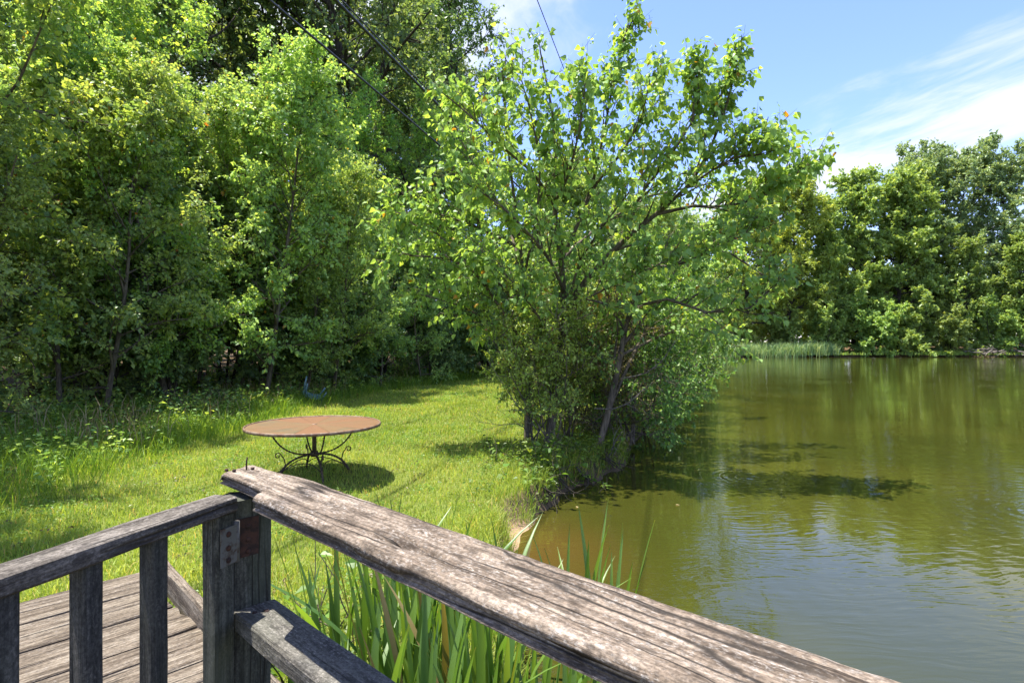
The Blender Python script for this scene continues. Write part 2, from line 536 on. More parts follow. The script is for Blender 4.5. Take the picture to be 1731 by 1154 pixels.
# ------------------------------------------------------------------ terrain
SHORE = np.array([(1.6, -6.0), (0.9, -2.0), (0.35, 0.6), (0.12, 2.0), (0.10, 3.2), (0.02, 4.3), (0.06, 5.0), (0.16, 5.7), (0.30, 6.6), (0.62, 7.4), (1.25, 8.2),
                  (1.75, 9.2), (2.5, 11.5), (3.9, 15.6), (6.0, 21.0), (9.8, 30.0), (15.5, 45.0), (21.0, 60.0), (25.0, 68.0), (31.0, 71.0),
                  (45.0, 72.0), (62.0, 72.5), (85.0, 69.0), (110.0, 50.0), (118.0, 10.0), (90.0, -40.0), (40.0, -60.0), (8.0, -40.0), (3.0, -15.0)])
DA = np.array([-0.7314, 0.6820])       # dock axis
DN = np.array([0.6820, 0.7314])        # across the dock, towards the open water


def shore_dist(x, y):
    """distance to the water's edge, negative inside the pond"""
    x = np.asarray(x, float)
    y = np.asarray(y, float)
    best = np.full(x.shape, 1e9)
    inside = np.zeros(x.shape, bool)
    for i in range(len(SHORE)):
        a = SHORE[i]
        b = SHORE[(i + 1) % len(SHORE)]
        d = b - a
        t = np.clip(((x - a[0]) * d[0] + (y - a[1]) * d[1]) / (d @ d), 0, 1)
        best = np.minimum(best, np.hypot(x - a[0] - t * d[0], y - a[1] - t * d[1]))
        c = ((a[1] > y) != (b[1] > y)) & (x < (b[0] - a[0]) * (y - a[1]) / (b[1] - a[1] + 1e-12) + a[0])
        inside ^= c
    return np.where(inside, -best, best)


def wob_dist(x, y):
    near = np.exp(-np.hypot(x, y - 6) / 25)
    return shore_dist(x, y) + near * (0.22 * (vnoise(x * 1.7, y * 1.7, 3) - 0.5) + 0.10 * (vnoise(x * 6, y * 6, 4) - 0.5))


def edge_x(y):
    """where the mown lawn gives way to the rough in front of the wood"""
    return np.interp(y, [-10, 3, 9, 14, 17, 20, 24, 27.5, 30], [-5.0, -5.0, -4.7, -4.9, -4.4, -3.4, -1.6, 0.4, 3.0])


def ground_z(x, y):
    d = wob_dist(x, y)
    cove = np.exp(-(((np.asarray(x) - 0.20) / 0.35) ** 2 + ((np.asarray(y) - 5.75) / 0.40) ** 2))
    steep = 0.16 + 0.75 * cove
    land = 0.30 * smooth01(d, 0.0, steep) + 0.08 * smooth01(d, 0.2, 2.5)
    rise = 0.45 * smooth01(edge_x(y) - x, 0.5, 9.0) + 2.0 * smooth01(-np.asarray(x), 20, 90)
    far = 0.9 * smooth01(np.asarray(y), 74, 100)
    z = np.where(d > 0, land + rise + far, np.maximum(-0.9, d * (0.9 - 0.5 * cove)))
    return z + np.where(d > 0.3, 0.05 * (vnoise(np.asarray(x) * 0.8, np.asarray(y) * 0.8, 8) - 0.5), 0)


def axis_pts(lo, hi, step, far_lo, far_hi, g=1.13):
    mid = list(np.arange(lo, hi + 1e-6, step))
    a, s = [], step
    p = lo
    while p > far_lo:
        s *= g
        p -= s
        a.append(p)
    b, s = [], step
    p = hi
    while p < far_hi:
        s *= g
        p += s
        b.append(p)
    return np.array(a[::-1] + mid + b)


gx = axis_pts(-5.5, 4.0, 0.09, -900, 900)
gy = axis_pts(1.0, 13.0, 0.09, -900, 1500)
GX, GY = np.meshgrid(gx, gy)
GZ = ground_z(GX, GY)
nx, ny = len(gx), len(gy)
idx = np.arange(nx * ny).reshape(ny, nx)
GF = np.stack([idx[:-1, :-1], idx[:-1, 1:], idx[1:, 1:], idx[1:, :-1]], -1).reshape(-1, 4)
gd = wob_dist(GX, GY)
lawn = smooth01(GX - edge_x(GY), -2.2, 0.2) * smooth01(gd, 0.05, 0.35) * (1 - smooth01(GY, 60, 66) * (1 - smooth01(GY, 95, 130)))
mud = 1 - smooth01(gd + 0.3 * (vnoise(GX * 5, GY * 5, 21) - 0.5), 0.02, 0.28)
sand = np.exp(-(((GX - 0.15) / 0.28) ** 2 + ((GY - 5.70) / 0.42) ** 2)) * 1.9
ground = link('ground', mesh_np('ground', np.stack([GX, GY, GZ], -1), [GF], [M['ground']],
                                {'lawn': lawn.ravel(), 'mud': mud.ravel(), 'sand': np.clip(sand, 0, 1).ravel()}))
tag(ground, 'grassy bank and leaf-strewn woodland floor around the pond', 'ground', kind='structure')

wx = axis_pts(-1.0, 4.0, 0.12, -30, 125)
wy = axis_pts(2.0, 10.0, 0.12, -62, 76)
WX, WY = np.meshgrid(wx, wy)
idx = np.arange(len(wx) * len(wy)).reshape(len(wy), len(wx))
WF = np.stack([idx[:-1, :-1], idx[:-1, 1:], idx[1:, 1:], idx[1:, :-1]], -1).reshape(-1, 4)
wd = -wob_dist(WX, WY)
sh = (1 - smooth01(wd, 0.05, 1.1 + 0.5 * vnoise(WX * 2, WY * 2, 5))) * np.exp(-((WX - 0.4) ** 2 + (WY - 5.2) ** 2) / 1.1) * 0.9
pond = link('pond_water', mesh_np('pond_water', np.stack([WX, WY, np.zeros_like(WX)], -1), [WF], [M['water']], {'shallow': np.clip(sh, 0, 1).ravel()}))
tag(pond, 'olive green pond water with faint ripples', 'water', kind='structure')

# ------------------------------------------------------------------ plant machinery
def leaves(base, axis, normal, L, W, v, shape='quad', fold=0.25, droop=0.15):
    n = len(base)
    axis = unit(axis)
    side = unit(np.cross(axis, normal))
    nrm = np.cross(side, axis)
    L = np.broadcast_to(L, (n,))[:, None]
    W = np.broadcast_to(W, (n,))[:, None]
    if shape == 'quad':
        tab = [(0, 0), (0.42, 0.5), (1, 0), (0.42, -0.5)]
        tri = [(0, 1, 2), (0, 2, 3)]
    elif shape == 'heart':
        tab = [(0, 0), (0.10, 0.34), (0.36, 0.5), (1, 0), (0.36, -0.5), (0.10, -0.34)]
        tri = [(0, 1, 2), (0, 2, 3), (0, 3, 4), (0, 4, 5)]
    k = len(tab)
    V = np.zeros((n, k, 3))
    for i, (a, s) in enumerate(tab):
        V[:, i] = base + axis * L * a + side * W * s + nrm * (W * abs(s) * fold) + np.array([0, 0, -1.0]) * (L * droop * a * a)
    F = (np.arange(n)[:, None, None] * k + np.array(tri)[None]).reshape(-1, 3)
    return V.reshape(-1, 3), F, np.repeat(v, k)


def poly_sample(P, t):
    """point and tangent on polylines P (n,k,3) at t (n,)"""
    k = P.shape[1]
    f = np.clip(t, 0, 0.9999) * (k - 1)
    i = f.astype(int)
    a = P[np.arange(len(P)), i]
    b = P[np.arange(len(P)), i + 1]
    return a + (b - a) * (f - i)[:, None], unit(b - a)


def resample(pts, k=9):
    pts = np.asarray(pts, float)
    d = np.r_[0, np.cumsum(np.linalg.norm(np.diff(pts, axis=0), axis=1))]
    # smooth interpolation through the given points
    t = np.linspace(0, d[-1], k)
    return np.stack([np.interp(t, d, pts[:, c]) for c in range(3)], -1)


def sprout(rng, P, R, m, tmin, tmax, length, ang=(35, 75), up=0.25, k=5, wander=0.18, rfac=0.55, taper=0.25):
    """m side branches on each polyline; returns polylines and radii"""
    n = len(P)
    pi = np.repeat(np.arange(n), m)
    t = (np.tile(np.arange(m), n) + rng.random(n * m)) / m * (tmax - tmin) + tmin
    S, T = poly_sample(P[pi], t)
    kk = P.shape[1]
    r0 = R[pi, np.minimum((t * (kk - 1)).astype(int), kk - 1)] * rfac
    rv = unit(rng.normal(size=(n * m, 3)))
    perp = unit(rv - (rv * T).sum(-1, keepdims=True) * T)
    a = np.radians(rng.uniform(ang[0], ang[1], n * m))[:, None]
    D = unit(T * np.cos(a) + perp * np.sin(a) + np.array([0, 0, up]))
    L = length(t) if callable(length) else np.full(n * m, length)
    L = L * rng.uniform(0.6, 1.25, n * m)
    return run(rng, S, D, L, k, wander, up * 0.5) + (r0[:, None] * np.linspace(1, taper, k)[None],)


def run(rng, S, D, L, k, wander, up):
    n = len(S)
    P = np.zeros((n, k, 3))
    P[:, 0] = S
    d = D.copy()
    for i in range(1, k):
        d = unit(d + rng.normal(size=(n, 3)) * wander + np.array([0, 0, up / k]))
        P[:, i] = P[:, i - 1] + d * (L / (k - 1))[:, None]
    return (P,)


def foliage(rng, P, per, L, W, shape='quad', petiole=0.0, hang=0.35, tmin=0.1, tipv=None, vr=(0.0, 0.93), spread=0.9):
    n = len(P)
    pi = np.repeat(np.arange(n), per)
    t = np.tile((np.arange(per) + 0.5) / per, n) * (1.02 - tmin) + tmin + rng.normal(size=n * per) * 0.03
    S, T = poly_sample(P[pi], np.clip(t, 0, 1))
    rv = unit(rng.normal(size=(n * per, 3)))
    ax = unit(T * 0.55 + rv * spread + np.array([0, 0, -hang]))
    base = S + ax * petiole
    nr = unit(np.array([0, 0, 1.0]) + rng.normal(size=(n * per, 3)) * 0.9)
    bv = rng.uniform(vr[0], vr[1], n)[pi]
    v = np.clip(bv * 0.5 + rng.uniform(vr[0], vr[1], n * per) * 0.5, 0, 0.93)
    if tipv:
        tv = rng.random(n * per)
        v = np.where((tv < tipv) & (t > 0.55), rng.uniform(0.95, 1.0, n * per), v)
    sz = rng.uniform(0.5, 1.28, n * per)
    return base, ax, nr, L * sz, W * sz, v


def build_plant(name, wood, leaf, mw, ml, thing=None, kind_leaf=None):
    """wood: list of (P,R,sides); leaf: Geo"""
    g = Geo()
    for P, R, s in wood:
        V, F = tubes(P, R, s)
        g.add(V, [F])
    return g.mesh(name + '_wood', [mw]), leaf.mesh(name + '_leaf', [ml], smooth=False)


def crown_from_limbs(rng, limbs, n2, L2, n3, L3, per, leafL, leafW, shape='quad', petiole=0.0, hang=0.35, tipv=None,
                     up2=0.25, tmin2=0.25, wander=0.2, thin=True, ang=(35, 75), twig_r=0.004, spread=0.9, top_twigs=True):
    """limbs: list of (k,3) polylines + radii arrays. returns wood list and leaf tuple"""
    k = 9
    P1 = np.stack([resample(p, k) for p, r in limbs])
    R1 = np.stack([np.interp(np.linspace(0, 1, k), np.linspace(0, 1, len(r)), r) for p, r in limbs])
    wood = [(P1, R1, 7)]
    P2, R2 = sprout(rng, P1, R1, n2, tmin2, 1.0, L2, ang, up2, 5, wander, 0.6)
    R2 = np.maximum(R2, twig_r * 1.3)
    wood.append((P2, R2, 4))
    P3, R3 = sprout(rng, P2, R2, n3, 0.15, 1.0, L3, (30, 80), 0.1, 3, 0.2, 0.5)
    R3 = np.full_like(R3, twig_r) * np.linspace(1, 0.3, 3)[None]
    if thin:
        wood.append((P3, R3, 3))
    # twigs at the limb tips as well
    parts = [foliage(rng, P3, per, leafL, leafW, shape, petiole, hang, 0.05, tipv, spread=spread),
             foliage(rng, P2, per, leafL, leafW, shape, petiole, hang, 0.45, tipv, spread=spread)]
    lf = [np.concatenate(x) for x in zip(*parts)]
    return wood, lf


def auto_limbs(rng, H, r0, start, n, Rmax, profile, pitch=(10, 55), lean=0.03, wander=0.05, stems=1):
    limbs = []
    for s in range(stems):
        k = 10
        base = np.array([0, 0, -0.1]) if stems == 1 else np.r_[rng.normal(size=2) * 0.04 * H ** 0.5, -0.05]
        hh = H * (1 if s == 0 else rng.uniform(0.6, 0.95))
        d = np.array([rng.normal() * lean, rng.normal() * lean, 1.0]) if stems == 1 else np.array([rng.normal() * 0.28, rng.normal() * 0.28, 1.0])
        pts = [base]
        for i in range(k):
            d = unit(d + np.r_[rng.normal(size=2) * wander, 0.04])
            pts.append(pts[-1] + d * hh / k)
        pts = np.array(pts)
        tr = (r0 if s == 0 else r0 * 0.7) * (1 - np.linspace(0, 1, k + 1) ** 1.1 * 0.93)
        limbs.append((pts, tr))
        m = n if stems == 1 else max(3, n // stems)
        for j in range(m):
            t = start + (1 - start) * ((j + rng.random() * 0.8) / m) ** 0.9
            p = np.array([np.interp(t, np.linspace(0, 1, k + 1), pts[:, c]) for c in range(3)])
            az = j * 2.39996 + rng.normal() * 0.4 + s * 1.7
            u = (t - start) / (1 - start)
            pi = math.radians(pitch[0] + (pitch[1] - pitch[0]) * u + rng.normal() * 8)
            L = Rmax * profile(u) * rng.uniform(0.7, 1.2)
            dd = np.array([math.cos(az) * math.cos(pi), math.sin(az) * math.cos(pi), math.sin(pi)])
            q = [p]
            for i in range(6):
                dd = unit(dd + rng.normal(size=3) * 0.12 + np.array([0, 0, 0.05]))
                q.append(q[-1] + dd * L / 6)
            rr = np.interp(t, np.linspace(0, 1, k + 1), tr) * 0.55
            limbs.append((np.array(q), rr * np.linspace(1, 0.25, 7)))
    return limbs


def prof_oval(u):
    return 0.35 + 0.65 * math.sin(math.pi * min(1, 0.18 + 0.80 * u)) ** 0.8


def prof_cone(u):
    return 1.0 - 0.75 * u


def prof_broad(u):
    return 0.55 + 0.45 * math.sin(math.pi * (0.15 + 0.75 * u))


def make_kind(name, seed, mw, ml, limb_kw, crown_kw, shape='quad', fold=0.25):
    rng = np.random.default_rng(seed)
    limbs = auto_limbs(rng, **limb_kw)
    wood, lf = crown_from_limbs(rng, limbs, shape=shape, **crown_kw)
    g = Geo()
    V, F, a = leaves(*lf[:5], lf[5], shape, fold)
    g.add(V, [F], a)
    return build_plant(name, wood, g, mw, ml)


def place(kind, name, label, cat, x, y, s=1.0, rz=0.0, group=None, sz=None, parts=('trunk', 'crown'), z=None, tilt=(0, 0)):
    wood, leaf = kind
    zz = float(ground_z(np.array([x]), np.array([y]))[0]) if z is None else z
    e = empty(name, (x, y, zz), rz)
    e.rotation_euler = (tilt[0], tilt[1], rz)
    e.scale = (s, s, sz if sz else s)
    tag(e, label, cat, group)
    link(parts[0], wood, e)
    link(parts[1], leaf, e)
    return e


# ------------------------------------------------------------------ the tallow tree on the bank
rng = np.random.default_rng(11)


def limb_px(pts, r0, r1):
    P = np.array([at(*p) for p in pts])
    return P, np.linspace(r0, r1, len(pts))


TL = [
    limb_px([(922, 790, 9.3), (935, 690, 9.3), (947, 610, 9.3), (957, 520, 9.25), (948, 440, 9.2), (936, 345, 9.1), (941, 250, 9.0), (930, 160, 8.9), (915, 95, 8.8)], 0.085, 0.012),
    limb_px([(957, 520, 9.25), (1000, 460, 9.1), (1060, 400, 8.9), (1110, 362, 8.7), (1165, 315, 8.5), (1208, 240, 8.2), (1230, 170, 8.0), (1244, 120, 7.9)], 0.055, 0.010),
    limb_px([(1110, 362, 8.7), (1180, 346, 8.6), (1215, 352, 8.5), (1290, 334, 8.3), (1330, 305, 8.1), (1358, 282, 8.0)], 0.03, 0.008),
    limb_px([(948, 440, 9.2), (968, 400, 9.1), (1000, 320, 9.0), (1022, 220, 8.8), (1040, 120, 8.6), (1062, 40, 8.5)], 0.035, 0.008),
    limb_px([(890, 775, 9.6), (893, 600, 9.6), (885, 470, 9.5), (874, 370, 9.3), (858, 250, 9.0), (850, 150, 8.8), (848, 100, 8.7)], 0.055, 0.01),
    limb_px([(1003, 790, 9.0), (1030, 690, 9.0), (1050, 600, 9.0), (1062, 520, 9.0), (1090, 450, 9.2), (1150, 410, 9.4), (1230, 425, 9.6), (1290, 465, 9.8)], 0.06, 0.01),
    limb_px([(888, 530, 9.5), (840, 475, 9.3), (770, 440, 9.0), (700, 430, 8.8), (655, 440, 8.7)], 0.03, 0.008),
    limb_px([(880, 420, 9.4), (820, 390, 9.0), (740, 360, 8.6), (665, 360, 8.4)], 0.028, 0.008),
    limb_px([(936, 345, 9.1), (900, 290, 8.4), (850, 250, 7.8), (800, 200, 7.4), (752, 160, 7.3)], 0.03, 0.008),
    limb_px([(1000, 320, 9.0), (1050, 260, 8.3), (1085, 200, 7.9), (1100, 130, 7.8)], 0.025, 0.008),
    limb_px([(1165, 315, 8.5), (1200, 290, 8.2), (1250, 262, 7.9), (1302, 262, 7.7)], 0.02, 0.008),
    limb_px([(1060, 400, 8.9), (1080, 330, 8.3), (1130, 270, 8.0), (1180, 190, 7.8), (1180, 130, 7.8)], 0.025, 0.008),
    limb_px([(1062, 520, 9.0), (1130, 505, 8.7), (1200, 530, 8.4), (1270, 520, 8.2), (1320, 470, 8.2)], 0.028, 0.008),
    limb_px([(936, 345, 9.1), (960, 300, 8.4), (980, 220, 7.8), (990, 140, 7.6)], 0.025, 0.008),
    limb_px([(957, 500, 9.25), (930, 440, 8.6), (900, 400, 8.0), (840, 340, 7.6), (770, 300, 7.6)], 0.03, 0.008),
    limb_px([(948, 440, 9.2), (1000, 390, 9.8), (1100, 330, 10.4), (1200, 310, 10.8), (1280, 360, 11.0)], 0.03, 0.008),
    limb_px([(885, 470, 9.5), (860, 380, 10.2), (820, 300, 10.8), (780, 230, 11.2), (770, 150, 11.3)], 0.03, 0.008),
    limb_px([(1050, 600, 9.0), (1110, 570, 9.4), (1180, 550, 9.8), (1240, 580, 10.0)], 0.025, 0.008),
    limb_px([(880, 420, 9.4), (830, 330, 9.2), (790, 260, 9.1), (760, 190, 9.1)], 0.025, 0.008),
    limb_px([(1030, 690, 9.0), (1060, 620, 9.3), (1120, 500, 10.2), (1160, 420, 10.8), (1220, 380, 11.2)], 0.03, 0.008),
    limb_px([(957, 520, 9.25), (980, 440, 8.7), (1020, 380, 8.2), (1060, 330, 7.9), (1090, 290, 7.8)], 0.025, 0.008),
    limb_px([(885, 470, 9.5), (905, 380, 8.8), (915, 290, 8.3), (900, 200, 8.0), (880, 130, 8.0)], 0.025, 0.008),
    limb_px([(1090, 450, 9.2), (1140, 450, 8.7), (1190, 430, 8.4), (1250, 400, 8.2), (1300, 380, 8.2)], 0.025, 0.008),
    limb_px([(893, 600, 9.6), (860, 540, 9.0), (810, 470, 8.6), (750, 400, 8.5), (700, 380, 8.5)], 0.025, 0.008),
    limb_px([(957, 520, 9.25), (1000, 500, 8.5), (1060, 470, 8.1), (1130, 440, 7.9)], 0.022, 0.008),
    limb_px([(947, 610, 9.3), (915, 540, 8.6), (870, 480, 8.3), (820, 430, 8.2)], 0.022, 0.008),
    limb_px([(893, 640, 9.6), (850, 560, 9.3), (790, 520, 9.0), (720, 500, 8.9)], 0.022, 0.008),
]
SPIRES = [        # long leafy shoots that stand out of the crown
    limb_px([(1216, 225, 8.1), (1236, 150, 8.0), (1248, 105, 7.9), (1254, 82, 7.9)], 0.012, 0.006),
    limb_px([(1180, 260, 8.2), (1205, 200, 8.0), (1228, 140, 7.9), (1246, 100, 7.9)], 0.012, 0.006),
    limb_px([(1026, 190, 8.7), (1042, 120, 8.6), (1054, 70, 8.5), (1066, 40, 8.5)], 0.012, 0.006),
    limb_px([(1270, 340, 8.3), (1320, 312, 8.1), (1352, 290, 8.0), (1372, 274, 8.0)], 0.012, 0.006),
    limb_px([(1170, 210, 7.9), (1180, 160, 7.8), (1188, 115, 7.8)], 0.012, 0.006),
    limb_px([(862, 230, 9.0), (850, 150, 8.8), (856, 90, 8.7)], 0.012, 0.006),
]
tal_wood, tal_leaf = crown_from_limbs(rng, TL, 16, lambda t: 0.92 - 0.50 * t, 6, 0.33, 6, 0.090, 0.078, 'heart', 0.035, 0.75,
                                      0.018, up2=0.42, tmin2=0.24, wander=0.16, spread=0.75, ang=(20, 58))
sp_wood, sp_leaf = crown_from_limbs(np.random.default_rng(12), SPIRES, 9, 0.28, 4, 0.2, 5, 0.092, 0.080, 'heart', 0.035, 0.75, 0.05, up2=0.5, tmin2=0.1, wander=0.16, spread=0.75, ang=(20, 55))
tal_wood = tal_wood + sp_wood
lb, la, ln, lL, lW, lv = [np.concatenate(q) for q in zip(tal_leaf, sp_leaf)]
keep = (lb[:, 2] > 1.35 + 0.6 * np.random.default_rng(5).random(len(lb)))
lb, la, ln, lL, lW, lv = lb[keep], la[keep], ln[keep], lL[keep], lW[keep], lv[keep]
dist = np.linalg.norm(lb - np.array([0, 0, EYE]), axis=1)
app = lL / dist
order = np.argsort(-app)
sep_i, rest = order[:300], order[300:]
tallow = empty('tallow_tree', (1.0, 9.3, float(ground_z(np.array([1.0]), np.array([9.3]))[0])))
tag(tallow, 'many-stemmed broad leaf tree on the bank leaning out over the pond', 'tree')
off = np.array(tallow.location)
g = Geo()
for P, R, s in tal_wood:
    V, F = tubes(P - off, R, s)
    g.add(V, [F])
link('trunk', g.mesh('tallow_wood', [M['bark']]), tallow)
V, F, a = leaves(lb[rest] - off, la[rest], ln[rest], lL[rest], lW[rest], lv[rest], 'heart')
g = Geo().add(V, [F], a)
tag(link('crown', g.mesh('tallow_leaf', [M['tallow']], smooth=False), tallow), kind='stuff')
leaf_meshes = []
for q, vv in enumerate((0.15, 0.4, 0.65, 0.9)):
    V, F, a = leaves(np.zeros((1, 3)), np.array([[0, 1.0, 0]]), np.array([[0, 0, 1.0]]), 1.0, 0.9, np.array([vv]), 'heart')
    leaf_meshes.append(mesh_np('tallow_single_leaf', V, [F], [M['tallow']], {'v': a}, False))
for q, i in enumerate(sep_i):
    ax_ = unit(la[i])
    sd = unit(np.cross(ax_, ln[i]))
    nm = np.cross(sd, ax_)
    mat = Matrix((( *(sd * lL[i]), 0), (*(ax_ * lL[i]), 0), (*(nm * lL[i]), 0), (*(lb[i] - off), 1))).transposed()
    o = link('leaf', leaf_meshes[q % 4], tallow)
    o.matrix_local = mat

# ------------------------------------------------------------------ other kinds of tree and shrub
K = {}
K['sap_a'] = make_kind('sapling_a', 21, M['bark'], M['sapling'], dict(H=8.2, r0=0.065, start=0.10, n=30, Rmax=1.9, profile=prof_oval, pitch=(25, 60), lean=0.04),
                       dict(n2=8, L2=lambda t: 0.9 - 0.4 * t, n3=7, L3=0.36, per=11, leafL=0.095, leafW=0.074, hang=0.5, tipv=0.008, petiole=0.02))
K['sap_b'] = make_kind('sapling_b', 22, M['bark'], M['sapling'], dict(H=7.4, r0=0.06, start=0.08, n=30, Rmax=2.2, profile=prof_oval, pitch=(20, 62), lean=0.06),
                       dict(n2=8, L2=lambda t: 0.95 - 0.4 * t, n3=7, L3=0.36, per=11, leafL=0.092, leafW=0.072, hang=0.5, tipv=0.012, petiole=0.02))
K['maple_a'] = make_kind('maple_a', 23, M['bark'], M['maple'], dict(H=10.5, r0=0.11, start=0.12, n=34, Rmax=3.0, profile=prof_broad, pitch=(5, 50), lean=0.03),
                         dict(n2=8, L2=lambda t: 1.2 - 0.6 * t, n3=8, L3=0.46, per=11, leafL=0.11, leafW=0.092, hang=0.3, petiole=0.03))
K['maple_b'] = make_kind('maple_b', 24, M['bark_dark'], M['maple'], dict(H=13.0, r0=0.15, start=0.18, n=34, Rmax=3.4, profile=prof_broad, pitch=(5, 55), lean=0.03),
                         dict(n2=8, L2=lambda t: 1.4 - 0.7 * t, n3=8, L3=0.5, per=11, leafL=0.12, leafW=0.10, hang=0.3, petiole=0.03))
K['oak_a'] = make_kind('oak_a', 31, M['bark_dark'], M['oak'], dict(H=21, r0=0.34, start=0.28, n=24, Rmax=6.2, profile=prof_broad, pitch=(12, 66), lean=0.03),
                       dict(n2=11, L2=lambda t: 2.4 - 1.2 * t, n3=8, L3=0.8, per=10, leafL=0.20, leafW=0.125, hang=0.2, twig_r=0.010))
K['oak_b'] = make_kind('oak_b', 32, M['bark_dark'], M['oak'], dict(H=23, r0=0.30, start=0.34, n=26, Rmax=5.0, profile=prof_oval, pitch=(15, 68), lean=0.03),
                       dict(n2=10, L2=lambda t: 2.1 - 1.0 * t, n3=8, L3=0.8, per=10, leafL=0.20, leafW=0.125, hang=0.2, twig_r=0.010))
K['under_a'] = make_kind('under_a', 41, M['bark_dark'], M['under'], dict(H=3.4, r0=0.035, start=0.06, n=30, Rmax=1.3, profile=prof_oval, pitch=(15, 60), stems=4),
                         dict(n2=6, L2=lambda t: 0.6 - 0.25 * t, n3=5, L3=0.28, per=9, leafL=0.10, leafW=0.07, hang=0.4))
K['under_b'] = make_kind('under_b', 42, M['bark_dark'], M['under'], dict(H=5.2, r0=0.05, start=0.06, n=36, Rmax=1.7, profile=prof_oval, pitch=(10, 60), stems=3),
                         dict(n2=7, L2=lambda t: 0.75 - 0.3 * t, n3=5, L3=0.34, per=9, leafL=0.12, leafW=0.085, hang=0.4))
K['privet'] = make_kind('privet', 43, M['bark'], M['privet'], dict(H=2.7, r0=0.022, start=0.22, n=34, Rmax=0.85, profile=prof_oval, pitch=(10, 60), stems=5),
                        dict(n2=6, L2=lambda t: 0.42 - 0.18 * t, n3=4, L3=0.2, per=8, leafL=0.055, leafW=0.034, hang=0.15, tipv=0.02))
K['shore'] = make_kind('shore_shrub', 44, M['bark'], M['shore'], dict(H=3.6, r0=0.035, start=0.04, n=40, Rmax=1.5, profile=prof_broad, pitch=(-8, 60), stems=5),
                       dict(n2=7, L2=lambda t: 0.65 - 0.3 * t, n3=4, L3=0.28, per=8, leafL=0.08, leafW=0.055, hang=0.35))
K['vine'] = make_kind('vine_tangle', 45, M['bark'], M['brownvine'], dict(H=2.8, r0=0.015, start=0.1, n=44, Rmax=0.75, profile=prof_broad, pitch=(-25, 60), stems=6),
                      dict(n2=6, L2=lambda t: 0.5 - 0.2 * t, n3=3, L3=0.2, per=6, leafL=0.05, leafW=0.022, hang=0.5))
K['far_light'] = make_kind('far_light', 51, M['bark_dark'], M['far_light'], dict(H=19, r0=0.30, start=0.14, n=34, Rmax=5.2, profile=prof_broad, pitch=(0, 60), lean=0.03),
                           dict(n2=9, L2=lambda t: 2.2 - 1.0 * t, n3=6, L3=0.85, per=15, leafL=0.33, leafW=0.20, hang=0.1, twig_r=0.02, thin=False))
K['far_mid'] = make_kind('far_mid', 52, M['bark_dark'], M['far_mid'], dict(H=20, r0=0.30, start=0.05, n=40, Rmax=5.2, profile=prof_oval, pitch=(0, 60), lean=0.02),
                         dict(n2=9, L2=lambda t: 2.2 - 1.0 * t, n3=6, L3=0.85, per=15, leafL=0.33, leafW=0.23, hang=0.25, twig_r=0.02, thin=False))
K['far_dark'] = make_kind('far_dark', 53, M['bark_dark'], M['far_dark'], dict(H=26, r0=0.42, start=0.15, n=38, Rmax=7.4, profile=prof_broad, pitch=(5, 60), lean=0.02),
                          dict(n2=10, L2=lambda t: 2.6 - 1.1 * t, n3=7, L3=0.95, per=15, leafL=0.36, leafW=0.23, hang=0.1, twig_r=0.02, thin=False))
K['far_bush'] = make_kind('far_bush', 54, M['bark_dark'], M['far_mid'], dict(H=5.5, r0=0.06, start=0.03, n=34, Rmax=2.4, profile=prof_broad, pitch=(-8, 60), stems=4),
                          dict(n2=6, L2=lambda t: 1.1 - 0.5 * t, n3=4, L3=0.5, per=13, leafL=0.26, leafW=0.18, hang=0.2, twig_r=0.012, thin=False))

R_ = math.radians
# --- the wood on the left: edge saplings
EDGE = [
    ('maple_a', -9.6, 9.8, 0.92, 10, 'leafy maple filling the far left edge of the wood'),
    ('maple_b', -15.2, 15.2, 1.10, 80, 'tall maple over the upper left corner of the wood'),
    ('sap_b', -8.3, 11.6, 0.92, 130, 'low branching sapling beside the pale trunk on the left'),
    ('maple_a', -9.7, 14.8, 0.98, 200, 'maple between the pale trunk and the dark forked trunk'),
    ('sap_a', -8.6, 14.6, 0.90, 60, 'slim sapling left of the orange-tipped saplings at the wood edge'),
    ('sap_a', -6.6, 15.2, 1.10, 250, 'tallest sunlit sapling with orange tips behind the rusty table'),
    ('sap_b', -7.6, 16.2, 1.05, 20, 'broad sunlit sapling just left of the tallest orange-tipped one'),
    ('sap_b', -5.4, 17.2, 0.88, 100, 'bright sapling right of the tallest orange-tipped one'),
    ('sap_a', -8.9, 18.4, 1.10, 310, 'tall sapling behind the orange-tipped saplings'),
    ('sap_b', -8.5, 8.9, 0.62, 45, 'short leafy sapling at the far left edge above the tall grass'),
    ('maple_a', -8.0, 13.2, 0.66, 300, 'low spreading maple in front of the dark slim trunk'),
    ('sap_a', -9.9, 13.0, 1.05, 160, 'sapling directly behind the grey-brown trunk on the left'),
    ('sap_b', -4.5, 19.4, 0.75, 210, 'sunlit sapling where the lawn narrows, beyond the overturned chair'),
    ('sap_a', -6.3, 18.6, 0.95, 30, 'sapling standing behind the overturned chair'),
    ('maple_a', -7.2, 21.5, 0.95, 120, 'maple in the shade below the largest oak'),
    ('maple_a', -14.2, 18.0, 1.2, 75, 'large maple behind the far left saplings'),
    ('maple_b', -9.9, 4.9, 0.95, 40, 'maple standing left of the view, shading the rough grass'),
    ('sap_a', -8.9, 11.2, 0.80, 15, 'leafy sapling between the far left edge and the grey-brown trunk'),
    ('sap_b', -9.2, 16.6, 0.95, 190, 'sapling filling the wood edge between the straight trunks'),
    ('sap_a', -5.9, 16.3, 0.72, 280, 'shorter sapling in front of the tallest orange-tipped one'),
    ('sap_b', -3.4, 21.6, 0.70, 330, 'small shaded sapling near the far end of the lawn'),
]
for kd, x, y, s, rz, lab in EDGE:
    place(K[kd], 'sapling' if kd.startswith('sap') else 'maple_tree', lab, 'tree', x, y, s, R_(rz))
